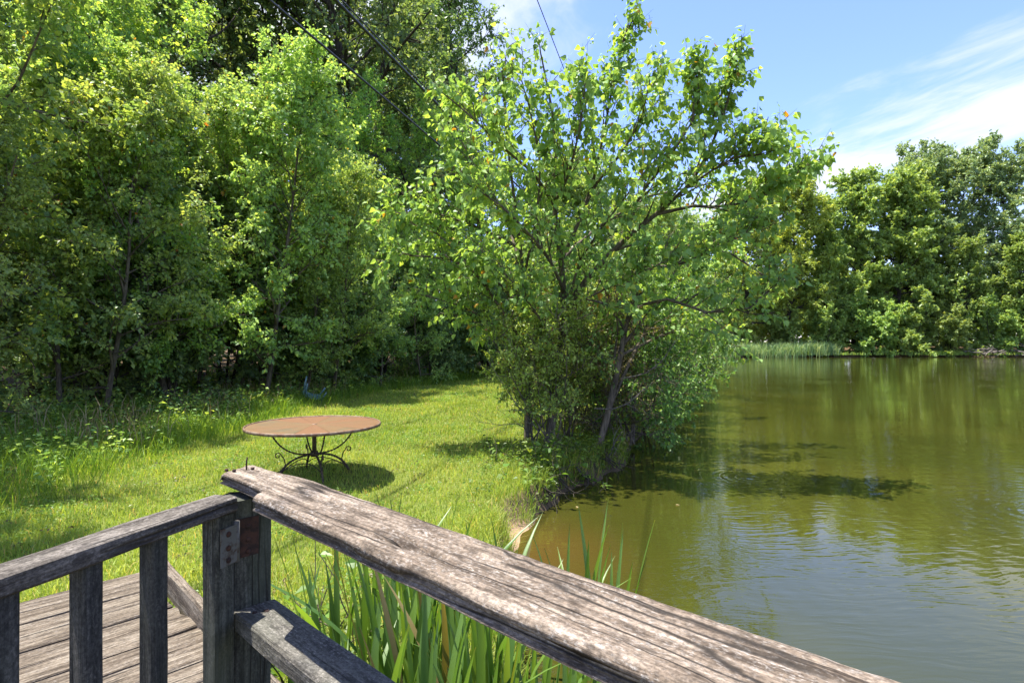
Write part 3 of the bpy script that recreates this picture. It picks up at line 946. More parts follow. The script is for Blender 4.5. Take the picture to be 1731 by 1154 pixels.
# --- big trees behind
BIG = [
    ('oak_b', -17.5, 17.0, 0.95, 0, 'tall tree crowning the upper left of the wood'),
    ('oak_b', -13.6, 21.5, 0.95, 70, 'straight dark trunked tree rising above the left saplings'),
    ('oak_a', -10.4, 26.0, 1.05, 140, 'big spreading oak with dark forking limbs left of the wires'),
    ('oak_a', -5.9, 25.5, 1.05, 215, 'largest oak with many upright limbs behind the overhead wires'),
    ('oak_b', -3.0, 31.0, 0.92, 290, 'oak at the right end of the wood against the open sky'),
    ('maple_b', -3.9, 23.6, 0.75, 30, 'shaded maple in the wood right of the largest oak'),
    ('maple_b', -1.2, 27.6, 0.72, 190, 'dark maple closing the far end of the lawn'),
    ('maple_b', 1.8, 30.5, 0.70, 250, 'maple on the far bank of the lawn behind the many-stemmed tree'),
]
for kd, x, y, s, rz, lab in BIG:
    place(K[kd], 'oak_tree' if kd.startswith('oak') else 'maple_tree', lab, 'tree', x, y, s, R_(rz))
rr = random.Random(4)
DEEP = [(-19, 20), (-16, 25), (-21, 29), (-14, 30), (-10, 32), (-17, 36), (-6, 34), (-25, 24), (-24, 36), (-11, 39), (-5, 42), (-9, 44), (-29, 30), (-22, 17)]
for i, (x, y) in enumerate(DEEP):
    place(K['oak_a' if i % 2 else 'oak_b'], 'oak_tree', 'tall tree deep in the wood behind the edge trees', 'tree', x, y, rr.uniform(0.85, 1.05), rr.uniform(0, 6.28), 'trees deep in the wood')
UND = [(-9.8, 10.2, 'a'), (-8.9, 12.6, 'b'), (-10.6, 13.6, 'b'), (-7.9, 13.4, 'a'), (-8.4, 16.6, 'b'), (-10.5, 16.2, 'b'), (-6.4, 17.6, 'a'), (-6.9, 19.6, 'b'), (-5.2, 19.8, 'b'),
       (-4.9, 21.6, 'b'), (-3.3, 22.9, 'a'), (-2.9, 24.6, 'b'), (-1.2, 25.8, 'b'), (0.5, 28.2, 'b'), (1.9, 28.6, 'b'), (-12.5, 13.2, 'b'), (-13.5, 16.8, 'b'), (-9.0, 21.5, 'b'),
       (-7.0, 23.0, 'b'), (-4.0, 27.5, 'b'), (-1.5, 30.0, 'b'), (-12.0, 20.5, 'b'), (3.6, 28.0, 'b'), (-10.9, 9.4, 'b')]
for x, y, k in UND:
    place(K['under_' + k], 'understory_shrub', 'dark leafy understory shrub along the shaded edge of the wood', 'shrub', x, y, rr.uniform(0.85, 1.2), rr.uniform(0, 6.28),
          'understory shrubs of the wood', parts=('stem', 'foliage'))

# straight trunks standing in the wood edge, seen below the leaves
def bare_trunk(name, pts, r0, r1, mat, label, seed, twigs=14):
    rg = np.random.default_rng(seed)
    P = np.array(pts, float)
    P[0, 2] = float(ground_z(P[:1, 0], P[:1, 1])[0]) - 0.05
    o0 = P[0].copy()
    e = empty(name, tuple(o0))
    tag(e, label, 'tree')
    Q = resample(P - o0, 14)
    V, F = tubes(Q, np.linspace(r0, r1, 14), 10)
    link('trunk', Geo().add(V, [F]).mesh(name, [mat]), e)
    S, T = poly_sample(np.repeat(Q[None], twigs, 0), rg.uniform(0.05, 0.5, twigs))
    D = unit(np.c_[rg.normal(size=(twigs, 2)), rg.uniform(-0.1, 0.5, twigs)])
    (B,) = run(rg, S, D, rg.uniform(0.4, 1.3, twigs), 5, 0.25, 0.0)
    g_ = Geo()
    V, F = tubes(B, np.linspace(0.012, 0.003, 5)[None].repeat(twigs, 0), 4)
    g_.add(V, [F])
    link('dead_twig', g_.mesh(name + '_twigs', [M['dead']]), e)
    V, F, a = leaves(*foliage(rg, B, 14, 0.10, 0.08, hang=0.3)[:5], rg.uniform(0, 0.9, twigs * 14))
    link('crown', Geo().add(V, [F], a).mesh(name + '_leaf', [M['maple']], smooth=False), e)
    return e


bare_trunk('slender_tree', [at(50, 700, 12.4), at(52, 500, 12.4), at(70, 250, 12.6), at(78, 60, 12.6), at(80, -60, 12.6)], 0.22, 0.12, M['bark'],
           'grey-brown straight trunk standing at the far left of the wood', 3)
bare_trunk('slender_tree', [at(276, 672, 15.8), at(284, 480, 15.8), at(280, 300, 15.8), at(285, 100, 16.0)], 0.16, 0.08, M['bark'],
           'straight trunk among the saplings left of the rusty table', 5)
bare_trunk('slender_tree', [at(130, 690, 13.6), at(128, 470, 13.6), at(120, 250, 13.6), at(122, 40, 13.6)], 0.12, 0.07, M['bark_dark'],
           'dark slim trunk right of the grey-brown one at far left', 6)
bare_trunk('slender_tree', [at(442, 665, 16.6), at(446, 560, 16.6), at(455, 430, 16.6), at(470, 330, 16.8)], 0.10, 0.05, M['bark'],
           'thin trunk in the sunlit saplings above the table', 8)

# --- shrubs on the pond bank round the tallow tree
place(K['privet'], 'privet_shrub', 'yellow-green shrub with slender stems at the left foot of the bank tree', 'shrub', 0.35, 9.35, 0.95, 0.3, parts=('stem', 'foliage'))
place(K['privet'], 'privet_shrub', 'yellow-green shrub tangled in the middle stems of the bank tree', 'shrub', 0.95, 9.75, 0.92, 2.1, parts=('stem', 'foliage'))
place(K['privet'], 'privet_shrub', 'tall yellow-green shrub in front of the bank tree stems', 'shrub', 0.62, 8.75, 0.98, 4.0, parts=('stem', 'foliage'))
place(K['vine'], 'vine_tangle', 'brownish withered vine tangle hanging in the bank tree', 'vine', 1.65, 9.9, 1.15, 0.9, parts=('stem', 'foliage'))
SH = [(2.15, 10.6, 0.92, 'shrub overhanging the water just right of the bank tree stems'),
      (2.9, 12.6, 0.95, 'second shrub along the bank beyond the leaning tree'),
      (3.7, 14.8, 1.0, 'third shrub along the bank, dipping its leaves into the pond'),
      (4.7, 17.6, 1.05, 'bank shrub halfway along the shaded shore'),
      (5.9, 20.8, 1.1, 'bank shrub near the end of the shaded shore'),
      (7.2, 24.0, 1.15, 'rounded bank shrub where the near shore meets the far reeds'),
      (1.3, 11.4, 0.95, 'shrub behind the bank tree at the edge of the lawn')]
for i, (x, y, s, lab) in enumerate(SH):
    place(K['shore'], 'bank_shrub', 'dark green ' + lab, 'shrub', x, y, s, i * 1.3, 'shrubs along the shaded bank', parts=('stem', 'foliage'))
for i, (x, y, s, lab) in enumerate([(6.4, 27.0, 1.05, 'young tree on the near bank behind the leaning tree'), (9.0, 34.0, 1.2, 'bank tree standing beyond the shrubs of the near shore'), (12.5, 44.0, 1.3, 'tree on the left shore partway to the reeds'),
                                    (16.5, 55.0, 1.35, 'tree on the left shore close to the reeds')]):
    place(K['sap_b'] if i < 2 else K['far_bush'], 'bank_tree', lab, 'tree', x, y, s, i * 0.9)

# --- the far shore
FAR = [
    ('far_bush', 24.5, 71.5, 1.25, 0.2, 'low tree at the left end of the far shore behind the reeds'),
    ('far_light', 32.0, 77.0, 1.0, 1.1, 'yellow-green spreading tree left on the far shore'),
    ('far_light', 38.0, 78.5, 1.10, 2.6, 'yellow-green tree with a dark trunk behind the reeds'),
    ('far_mid', 43.5, 78.5, 0.98, 0.4, 'rounded green tree in the middle of the far shore'),
    ('far_mid', 48.5, 80.0, 1.14, 3.1, 'tall green tree left of the dark oak across the pond'),
    ('far_mid', 53.5, 79.0, 1.12, 4.5, 'bright green tree in front of the dark oak across the pond'),
    ('far_dark', 61.0, 84.0, 1.04, 0.8, 'tallest dark round-crowned oak at the right of the far shore'),
    ('far_dark', 71.0, 82.0, 0.98, 3.6, 'dark oak at the right edge of the far shore'),
    ('far_mid', 61.0, 76.5, 0.70, 5.2, 'green tree at the foot of the tallest dark oak'),
    ('far_mid', 68.5, 76.0, 0.72, 1.9, 'green tree above the brush pile'),
    ('far_dark', 40.5, 87.0, 0.90, 2.2, 'grey-green oak top showing behind the yellow-green trees'),
    ('far_bush', 47.0, 74.5, 1.15, 2.0, 'leafy bush hanging over the middle of the far shore'),
    ('far_bush', 57.5, 74.5, 1.05, 0.9, 'leafy bush left of the brush pile'),
    ('far_bush', 40.8, 75.0, 1.0, 4.0, 'leafy bush right behind the end of the reeds'),
    ('far_bush', 51.5, 74.8, 1.3, 5.0, 'bush under the tall green tree left of the dark oak'),
    ('far_bush', 63.5, 75.6, 1.15, 3.0, 'bush directly behind the brush pile'),
    ('far_bush', 69.5, 75.0, 1.2, 1.0, 'bush at the right edge of the far shore'),
    ('far_bush', 36.0, 76.5, 1.0, 2.2, 'bush behind the tallest part of the reeds'),
    ('far_bush', 29.5, 74.5, 1.1, 0.5, 'bush behind the left half of the reeds'),
    ('far_mid', 57.5, 82.0, 1.18, 2.4, 'green tree between the bright green tree and the tallest oak'),
    ('far_dark', 66.0, 86.0, 1.0, 5.5, 'dark oak filling the gap between the two oaks on the right'),
]
for kd, x, y, s, rz, lab in FAR:
    nm = {'far_bush': 'shore_bush', 'far_light': 'cypress_tree', 'far_mid': 'sweetgum_tree', 'far_dark': 'oak_tree'}[kd]
    place(K[kd], nm, lab, 'shrub' if kd == 'far_bush' else 'tree', x, y, s, rz)
for i, (x, y) in enumerate([(20, 82), (27, 90), (33, 95), (45, 95), (53, 96), (68, 97), (80, 90), (88, 84), (14, 74), (9, 62), (4, 52), (60, 100), (98, 76)]):
    place(K['far_mid' if i % 3 else 'far_dark'], 'background_tree', 'tree in the back rows of the wood across the pond', 'tree', x, y, 0.72 + 0.1 * ((i * 7) % 3), i * 1.1, 'back rows of the far wood')

# ------------------------------------------------------------------ grass and ground cover
def dock_uv(x, y):
    return x * DA[0] + y * DA[1], x * DN[0] + y * DN[1]


def blades(rng, x, y, h, w_, lean=0.45, v=None):
    n = len(x)
    z = ground_z(x, y) - 0.01
    az = rng.uniform(0, 2 * np.pi, n)
    dx, dy = np.cos(az), np.sin(az)
    b = rng.uniform(0.1, 1.0, n) * lean
    fz = rng.uniform(0, np.pi, n)
    sx, sy = np.cos(fz) * w_ * 0.5, np.sin(fz) * w_ * 0.5
    V = np.zeros((n, 5, 3))
    V[:, 0] = np.stack([x - sx, y - sy, z], -1)
    V[:, 1] = np.stack([x + sx, y + sy, z], -1)
    mx, my, mz = x + dx * h * b * 0.35, y + dy * h * b * 0.35, z + h * 0.6
    V[:, 2] = np.stack([mx - sx * 0.8, my - sy * 0.8, mz], -1)
    V[:, 3] = np.stack([mx + sx * 0.8, my + sy * 0.8, mz], -1)
    V[:, 4] = np.stack([x + dx * h * b, y + dy * h * b, z + h * (1 - 0.35 * b)], -1)
    F = (np.arange(n)[:, None, None] * 5 + np.array([(0, 1, 3), (0, 3, 2), (2, 3, 4)])[None]).reshape(-1, 3)
    v = rng.uniform(0, 0.93, n) if v is None else v
    return V.reshape(-1, 3), F, np.repeat(v, 5)


def scatter(rng, n, x0, x1, y0, y1, ref=4.5, pw=1.5):
    """points on the ground, thinning with distance and kept inside the view with a margin"""
    x = rng.uniform(x0, x1, n)
    y = rng.uniform(y0, y1, n)
    p = np.minimum(1, (ref / np.maximum(y, 0.1)) ** pw)
    k = (rng.random(n) < p) & (np.abs(x) < y * 1.05 + 1.6)
    return x[k], y[k]


rng = np.random.default_rng(77)
x, y = scatter(rng, 950000, -7.0, 3.2, 1.2, 30, 4.6, 1.35)
d = wob_dist(x, y)
ua, un = dock_uv(x, y)
off_dock = ~((ua < 3.5) & (ua > -3) & (un < 0.88) & (un > -1.4))
k = (x > edge_x(y) - 1.2 * rng.random(len(x)) ** 2) & (d > 0.03) & off_dock
k &= (((x - 0.17) / 0.24) ** 2 + ((y - 5.70) / 0.40) ** 2) > 0.7 + 0.7 * rng.random(len(x))
x, y, d = x[k], y[k], d[k]
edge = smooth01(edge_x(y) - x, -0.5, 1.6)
bank = 1 - smooth01(d, 0.05, 0.9)
tuft = vnoise(x * 2.3, y * 2.3, 31)
h = (0.030 + 0.075 * rng.random(len(x)) ** 1.5 + 0.07 * tuft ** 3) * (1 + 1.3 * edge + 1.3 * bank)
wd_ = 0.0060 * np.maximum(1.0, (y / 6.0) ** 0.85) * rng.uniform(0.7, 1.3, len(x))
big = vnoise(x * 0.9, y * 0.9, 33)
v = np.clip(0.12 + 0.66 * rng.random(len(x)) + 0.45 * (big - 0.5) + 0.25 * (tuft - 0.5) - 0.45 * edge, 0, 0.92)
v = np.where(rng.random(len(x)) < 0.05, 0.97, v)
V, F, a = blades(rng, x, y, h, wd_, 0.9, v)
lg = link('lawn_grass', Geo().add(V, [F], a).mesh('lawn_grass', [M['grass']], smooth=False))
tag(lg, 'sunlit short yellow-green lawn grass around the table', 'grass', kind='stuff')

# taller rough grass along the wood edge and on the lip of the bank
x, y = scatter(rng, 340000, -13, 3.0, 2.0, 30, 7.5, 1.1)
d = wob_dist(x, y)
e_ = edge_x(y) - x
ua, un = dock_uv(x, y)
off_dock = ~((ua < 3.6) & (ua > -3) & (un < 0.95) & (un > -1.4))
clump = vnoise(x * 1.3, y * 1.3, 41)
p = smooth01(e_, -0.5, 0.5) * (1 - smooth01(e_, 2.8, 5.0)) * (0.45 + clump) + 0.8 * (1 - smooth01(d, 0.0, 0.45)) * (d > 0)
k = (rng.random(len(x)) < p * 0.75) & (d > 0.01) & off_dock & ((((x - 0.17) / 0.24) ** 2 + ((y - 5.70) / 0.40) ** 2) > 1.2)
x, y, clump, d = x[k], y[k], clump[k], d[k]
h = (0.16 + 0.36 * rng.random(len(x)) * (0.4 + clump)) * np.where(d < 0.6, 0.6, 1.0)
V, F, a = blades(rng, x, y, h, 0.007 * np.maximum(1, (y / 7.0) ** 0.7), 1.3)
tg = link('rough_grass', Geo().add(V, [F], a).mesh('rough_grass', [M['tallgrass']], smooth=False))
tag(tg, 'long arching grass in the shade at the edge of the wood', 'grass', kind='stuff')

# straw-coloured dead stalks at the foot of the wood
x, y = scatter(rng, 30000, -9, 1.0, 8, 28, 9, 0.8)
e_ = edge_x(y) - x
k = (e_ > 0.5) & (e_ < 3.0) & (rng.random(len(x)) < 0.3 + 0.7 * (vnoise(x * 0.7, y * 0.7, 51) > 0.55)) & (rng.random(len(x)) < 0.35)
x, y = x[k], y[k]
V, F, a = blades(rng, x, y, rng.uniform(0.3, 0.75, len(x)), 0.012, 0.8)
dg = link('dry_grass', Geo().add(V, [F], a).mesh('dry_grass', [M['straw']], smooth=False))
tag(dg, 'dry straw-coloured stalks at the foot of the wood', 'grass', kind='stuff')

# leafy weeds between lawn and wood
def weed_cover(name, label, n, box, test, hh, leafL, mat, seed):
    rg = np.random.default_rng(seed)
    x, y = scatter(rg, n, *box, 8.0, 0.9)
    k = test(x, y, rg)
    x, y = x[k], y[k]
    z = ground_z(x, y)
    H_ = hh * rg.uniform(0.35, 1.0, len(x)) * (0.4 + vnoise(x * 1.1, y * 1.1, seed))
    m = 9
    pi = np.repeat(np.arange(len(x)), m)
    t = np.tile((np.arange(m) + 0.5) / m, len(x))
    base = np.stack([x[pi] + rg.normal(size=len(pi)) * 0.05, y[pi] + rg.normal(size=len(pi)) * 0.05, z[pi] + H_[pi] * t], -1)
    ax = unit(np.c_[rg.normal(size=(len(pi), 2)), rg.uniform(-0.4, 0.5, len(pi))])
    nr = unit(np.array([0, 0, 1.0]) + rg.normal(size=(len(pi), 3)) * 0.4)
    L = leafL * rg.uniform(0.6, 1.2, len(pi)) * np.maximum(1, (y[pi] / 9) ** 0.5)
    V, F, a = leaves(base, ax, nr, L, L * 0.6, rg.uniform(0, 0.93, len(pi)))
    o = link(name, Geo().add(V, [F], a).mesh(name, [mat], smooth=False))
    tag(o, label, 'undergrowth', kind='stuff')


weed_cover('undergrowth', 'leafy weeds and seedlings between the lawn and the wood', 14000, (-14, 2.5, 4, 30),
           lambda x, y, rg: (edge_x(y) - x > 0.2 + 0.9 * rg.random(len(x))) & (edge_x(y) - x < 7.5), 0.58, 0.078, M['maple'], 61)
weed_cover('bank_weeds', 'low green weeds on the lip of the pond bank', 7000, (-0.9, 2.6, 5.2, 13),
           lambda x, y, rg: (wob_dist(x, y) > 0.02) & (y > 6.15) & (wob_dist(x, y) < 0.20 + 0.8 * rg.random(len(x)) ** 2) & (vnoise(x * 1.4, y * 1.4, 9) > 0.34), 0.36, 0.055, M['broad'], 62)

weed_cover('lawn_clover', 'patches of low clover and broad weeds in the lawn', 16000, (-5.2, 1.6, 3.0, 24),
           lambda x, y, rg: (x > edge_x(y)) & (wob_dist(x, y) > 0.25) & (vnoise(x * 1.1, y * 1.1, 71) * 0.6 + vnoise(x * 3.1, y * 3.1, 72) * 0.4 > 0.60) &
           ~((dock_uv(x, y)[0] < 3.6) & (dock_uv(x, y)[1] < 0.95)), 0.10, 0.030, M['broad'], 63)
weed_cover('lawn_tuft', 'scattered fallen leaves and seedlings in the lawn', 1200, (-4.8, 0.4, 3.4, 20),
           lambda x, y, rg: (x > edge_x(y)) & (wob_dist(x, y) > 0.3) & (rg.random(len(x)) < 0.3) & ~((dock_uv(x, y)[0] < 3.6) & (dock_uv(x, y)[1] < 0.95)), 0.13, 0.04, M['brownvine'], 64)

# fallen leaves floating near the bank
rgf = np.random.default_rng(91)
for i, (px_, py_) in enumerate([(977, 858), (1142, 853), (905, 876), (1040, 785)]):
    Y = EYE * FPX / (py_ - 577)
    X = (px_ - 865.5) / FPX * Y
    V, F, a = leaves(np.array([[0, 0, 0.0]]), unit(np.array([[1.0, 0.2, 0.0]])), np.array([[0, 0, 1.0]]), 0.055, 0.04, np.array([0.6]), 'heart', 0.2, -0.05)
    o = link('floating_leaf', mesh_np('floating_leaf', V, [F], [M['straw']], {'v': a}, False), None, (X, Y, 0.004), (0, 0, rgf.uniform(0, 6)))
    tag(o, 'small withered leaf floating on the pond', 'leaf', 'leaves afloat on the pond')

# ------------------------------------------------------------------ timber
def board_mesh(name, L, W_, T, mat, seed, nseg=24, rough=0.0022, chamfer=0.004):
    """plank along +x, 0..L, centred in y, top at z = 0"""
    hw = W_ / 2
    c = chamfer
    ring = np.array([(-hw + c, 0), (-hw * 0.4, 0), (hw * 0.4, 0), (hw - c, 0), (hw, -c), (hw, -T + c), (hw - c, -T), (-hw + c, -T), (-hw, -T + c), (-hw, -c)])
    k = len(ring)
    xs = np.linspace(0, L, nseg + 1)
    V = np.zeros((nseg + 1, k, 3))
    per = np.arange(k)
    for i, xx in enumerate(xs):
        nz = vnoise(np.full(k, xx * 6.0), per * 3.7, seed) - 0.5
        ny_ = vnoise(np.full(k, xx * 9.0), per * 2.3 + 40, seed) - 0.5
        V[i, :, 0] = xx + (0.006 * (vnoise(per * 1.9, per * 0, seed + 5) - 0.5) if i in (0, nseg) else 0)
        V[i, :, 1] = ring[:, 0] + ny_ * rough * 1.6
        V[i, :, 2] = ring[:, 1] + nz * rough * 1.6
    idx = np.arange((nseg + 1) * k).reshape(nseg + 1, k)
    j2 = (np.arange(k) + 1) % k
    F = np.stack([idx[:-1], idx[1:], idx[1:][:, j2], idx[:-1][:, j2]], -1).reshape(-1, 4)
    caps = np.array([idx[0], idx[-1][::-1]])
    return mesh_np(name, V.reshape(-1, 3), [F, caps], [mat], None, False)


RZ = math.atan2(DA[1], DA[0])           # dock frame: local x runs along the dock, local y = -n
DECK = 0.80
dock = empty('dock', (0, 0, DECK), RZ)
tag(dock, 'weathered grey plank walkway beyond the gate', 'dock')
rp = random.Random(8)
plank_meshes = [board_mesh('plank', 1.0, 0.134, 0.036, M['plank'], 100 + i, 20, 0.004, 0.006) for i in range(5)]
a_pos = 3.465
i = 0
while a_pos > -1.6:
    n0 = -1.05 + rp.uniform(-0.01, 0.01)
    n1 = (0.875 + rp.uniform(-0.035, 0.0)) if a_pos > 1.45 else 0.66 + rp.uniform(-0.01, 0.01)
    o = link('plank', plank_meshes[i % 5], dock, (a_pos - 0.069, -n0, rp.uniform(-0.004, 0.003)), (rp.uniform(-0.012, 0.012), 0, -math.pi / 2 + rp.uniform(-0.004, 0.004)), (n1 - n0, 1, 1))
    a_pos -= 0.1435
    i += 1
# kerb board on the water side of the landing, joists and posts below
link('kerb_board', board_mesh('kerb_board', 2.3, 0.042, 0.13, M['plank'], 120, 30, 0.005, 0.008), dock, (1.30, -0.80, 0.085), (0, 0, -0.055))
for nn in (-0.95, -0.15, 0.58):
    link('joist', board_mesh('joist', 5.0, 0.04, 0.14, M['plank'], 121, 10), dock, (-1.6, -nn, -0.045))
for aa in (-1.4, 1.0, 3.2):
    for nn in (-0.95, 0.58):
        link('dock_post', board_mesh('dock_post', 1.35, 0.09, 0.09, M['post'], 122, 8), dock, (aa, -nn, -0.15), (0, math.pi / 2, 0))

# ------------------------------------------------------------------ railing with the wide cap board
CAP = EYE - 0.293 - DECK        # top of cap above the deck
rail = empty('railing', (0, 0, DECK), RZ)
tag(rail, 'weathered wooden railing with a wide cracked cap board beside the pond', 'railing')


def cap_mesh():
    na, T = 700, 0.031
    ntop, nsd, nbt = 64, 9, 6
    a = np.linspace(-1.5, 1.372, na)
    N0 = 0.448 + 0.036 * smooth01(a, 1.085, 1.128)
    N0 = N0 + 0.006 * (vnoise(a * 9, a * 0, 2) - 0.5) + 0.008 * (vnoise(a * 2.6, a * 0, 12) - 0.5)
    N1 = 0.589 + 0.007 * (vnoise(a * 8, a * 0 + 9, 3) - 0.5) + 0.007 * (vnoise(a * 2.2, a * 0 + 9, 5) - 0.5)
    endw = smooth01(a, 1.30, 1.372)
    # ring parameters: top (front to back), back side, bottom, front side
    s_top = np.linspace(0, 1, ntop)
    ring = []
    for s in s_top:
        ring.append((s, 0.0, 0))
    for q in np.linspace(0, 1, nsd + 2)[1:-1]:
        ring.append((1.0, q, 1))
    for s in np.linspace(1, 0, nbt):
        ring.append((s, 1.0, 2))
    for q in np.linspace(1, 0, nsd + 2)[1:-1]:
        ring.append((0.0, q, 3))
    k = len(ring)
    V = np.zeros((na, k, 3))
    for j, (s, q, side) in enumerate(ring):
        n = N0 + (N1 - N0) * s
        z = np.full(na, -q * T)
        nn = (n - 0.44)
        # rounded worn edges
        er = 0.016
        df = (n - N0)
        db = (N1 - n)
        if side == 0:
            z = z - np.where(df < er, (er - np.sqrt(np.maximum(er ** 2 - (er - np.minimum(df, er)) ** 2, 0))) * 0.75, 0)
            z = z - np.where(db < er, (er - np.sqrt(np.maximum(er ** 2 - (er - np.minimum(db, er)) ** 2, 0))) * 0.4, 0)
            warp = 0.012 * (vnoise(a * 3.0, n * 18, 6) - 0.5)
            gr = vnoise(a * 5.0, (n + warp) * 210, 7)
            gr2 = vnoise(a * 1.6, (n + warp) * 70, 8)
            z = z - 0.0026 * gr - 0.004 * gr2 - 0.0015 * vnoise(a * 60, n * 60, 9)
            crack = np.abs(vnoise(a * 0.9 + 5, (n + warp) * 26, 19) - 0.5)
            z = z - 0.009 * np.clip(1 - crack / 0.04, 0, 1) * smooth01(vnoise(a * 2, n * 4, 20), 0.40, 0.55)
            z = z - 0.004 * (vnoise(a * 2.4, n * 9, 10) - 0.5)
        elif side in (1, 3):
            sg = 1 if side == 1 else -1
            bul = er * 0.55 * (1 - np.sin(np.pi * min(1, max(0, q))))
            gr = vnoise(a * 2.2, q * 9 + 0.7 * vnoise(a * 5, a * 0, 14), 11)
            z = -0.010 - q * (T - 0.010)
            z = np.full(na, z)
            n = n - sg * (bul * 0.6 + 0.006 * gr + 0.003 * vnoise(a * 9, q * 20, 13))
        aa = a + endw * 0.45 * (n - 0.53) + np.where(endw > 0.99, 0.004 * (vnoise(n * 60, z * 80, 15) - 0.5), 0)
        # rounded far end
        V[:, j, 0] = aa
        V[:, j, 1] = -n
        V[:, j, 2] = z - 0.012 * smooth01(a, 1.352, 1.372) * (1 if side == 0 else 0)
    idx = np.arange(na * k).reshape(na, k)
    j2 = (np.arange(k) + 1) % k
    F = np.stack([idx[:-1], idx[:-1][:, j2], idx[1:][:, j2], idx[1:]], -1).reshape(-1, 4)
    cap_ends = np.array([idx[0][::-1], idx[-1]])
    return mesh_np('cap_rail', V.reshape(-1, 3), [F, cap_ends], [M['cap']], None, True)


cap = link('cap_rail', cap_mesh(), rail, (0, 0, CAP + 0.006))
tag(cap, 'grey cracked cap board with a notched end')
# bent nail and nail holes at the far end
V, F = closed_tube(np.array([(1.325, -0.535, -0.01), (1.325, -0.535, 0.012), (1.323, -0.536, 0.024)]), np.array([0.0018, 0.0018, 0.0018]), 6)
link('nail', Geo().add(V, F).mesh('nail', [M['rust']]), cap)
for aa, nn in ((1.325, 0.508), (1.342, 0.498), (1.315, 0.545)):
    V, F = closed_tube(np.array([(aa, -nn, -0.004), (aa, -nn, 0.0004)]), np.array([0.0042, 0.0042]), 8)
    link('nail_head', Geo().add(V, F).mesh('nail_head', [M['rust']]), cap)
PA, PN, PS = 1.262, 0.507, 0.082
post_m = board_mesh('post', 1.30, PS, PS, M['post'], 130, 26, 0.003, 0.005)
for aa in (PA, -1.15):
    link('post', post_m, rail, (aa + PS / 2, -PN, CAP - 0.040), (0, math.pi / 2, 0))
LOW = EYE - 0.558 - DECK
link('lower_rail', board_mesh('lower_rail', 2.36, 0.088, 0.038, M['lower'], 131, 40, 0.002, 0.004), rail, (-1.14, -(0.466 + 0.044), LOW))
link('base_rail', board_mesh('base_rail', 2.36, 0.088, 0.038, M['lower'], 132, 20, 0.002, 0.004), rail, (-1.14, -(0.466 + 0.044), 0.14))
for aa, nn in ((1.185, 0.495), (1.175, 0.515)):
    V, F = closed_tube(np.array([(aa, -nn, LOW - 0.004), (aa, -nn, LOW + 0.003)]), np.array([0.006, 0.005]), 8)
    link('screw', Geo().add(V, F).mesh('screw', [M['rust']]), rail)

# ------------------------------------------------------------------ gate, swung part open
GD = np.array([-0.306, -0.952])                       # from the hinge towards the free end
hx = PA - PS / 2 - 0.003
gl = DA * hx + DN * (PN - PS / 2 - 0.002)
gate = empty('gate', (gl[0], gl[1], DECK), math.atan2(GD[1], GD[0]))
tag(gate, 'grey picket gate hinged to the railing post, standing part open', 'gate')
GT = EYE - 0.316 - DECK
link('top_rail', board_mesh('gate_top', 0.97, 0.058, 0.031, M['gate_top'], 140, 40, 0.0022, 0.004), gate, (0.004, -0.012, GT))
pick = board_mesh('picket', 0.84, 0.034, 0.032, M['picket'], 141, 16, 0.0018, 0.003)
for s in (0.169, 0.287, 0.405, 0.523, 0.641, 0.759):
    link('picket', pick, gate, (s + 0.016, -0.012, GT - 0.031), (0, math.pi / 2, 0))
stile = board_mesh('stile', 0.86, 0.040, 0.046, M['post'], 142, 16, 0.002, 0.004)
for s in (0.050, 0.93):
    link('stile', stile, gate, (s, -0.010, GT - 0.031), (0, math.pi / 2, 0))
link('bottom_rail', board_mesh('gate_bottom', 0.97, 0.058, 0.031, M['gate_top'], 143, 20), gate, (0.004, -0.012, 0.10))
hinge = link('hinge', None, gate, (0, 0, 0))


def plate(name, p0, u, wdt, hgt, nrm, mat, parent):
    """thin plate starting at p0, spanning u * wdt and down hgt"""
    u = np.array(u, float)
    nrm = np.array(nrm, float)
    V, F = box_np(0, wdt, 0, hgt, 0, 0.0025)
    W_ = np.array(p0)[None] + V[:, :1] * u + V[:, 1:2] * np.array([0, 0, -1.0]) + V[:, 2:] * nrm
    return link(name, Geo().add(W_, F).mesh(name, [mat], smooth=False), parent)


# gate-local frame: x along the gate, y to the left of it
grot = Matrix.Rotation(-math.atan2(GD[1], GD[0]), 3, 'Z')


def gl_(vec2):
    v3 = grot @ Vector((vec2[0], vec2[1], 0))
    return np.array(v3)


hz = EYE - 0.372 - DECK
na_ = gl_(-DA)                # direction the post face looks
u_p = gl_(DN)                 # across the post face
st_face = np.array([0, -0.0, 0])
kn = na_ * 0.006
gy = 0.0
plate('hinge_leaf', np.array([0.003, 0.0125, hz]), (1, 0, 0), 0.042, 0.076, (0, 1, 0), M['steel'], hinge)
pl2 = plate('hinge_leaf', na_ * 0.001 + u_p * 0.008 + np.array([0, 0, hz + 0.004]), tuple(u_p), 0.044, 0.080, tuple(na_), M['rust'], hinge)
V, F = closed_tube(np.array([np.array([0, 0, hz + 0.004]) + na_ * 0.009 + u_p * 0.004, np.array([0, 0, hz - 0.078]) + na_ * 0.009 + u_p * 0.004]), np.array([0.0065, 0.0065]), 10)
link('knuckle', Geo().add(V, F).mesh('hinge_knuckle', [M['steel']]), hinge)
for zz in (0.014, 0.042, 0.066):
    c0 = np.array([0.026, 0.0145, hz - zz])
    V, F = closed_tube(np.array([c0, c0 + np.array([0, 0.003, 0])]), np.array([0.0065, 0.005]), 10)
    link('screw', Geo().add(V, F).mesh('hinge_screw', [M['rust']]), hinge)
    c0 = na_ * 0.003 + u_p * 0.030 + np.array([0, 0, hz - zz])
    V, F = closed_tube(np.array([c0, c0 + na_ * 0.003]), np.array([0.006, 0.0045]), 10)
    link('screw', Geo().add(V, F).mesh('hinge_screw', [M['rust']]), hinge)

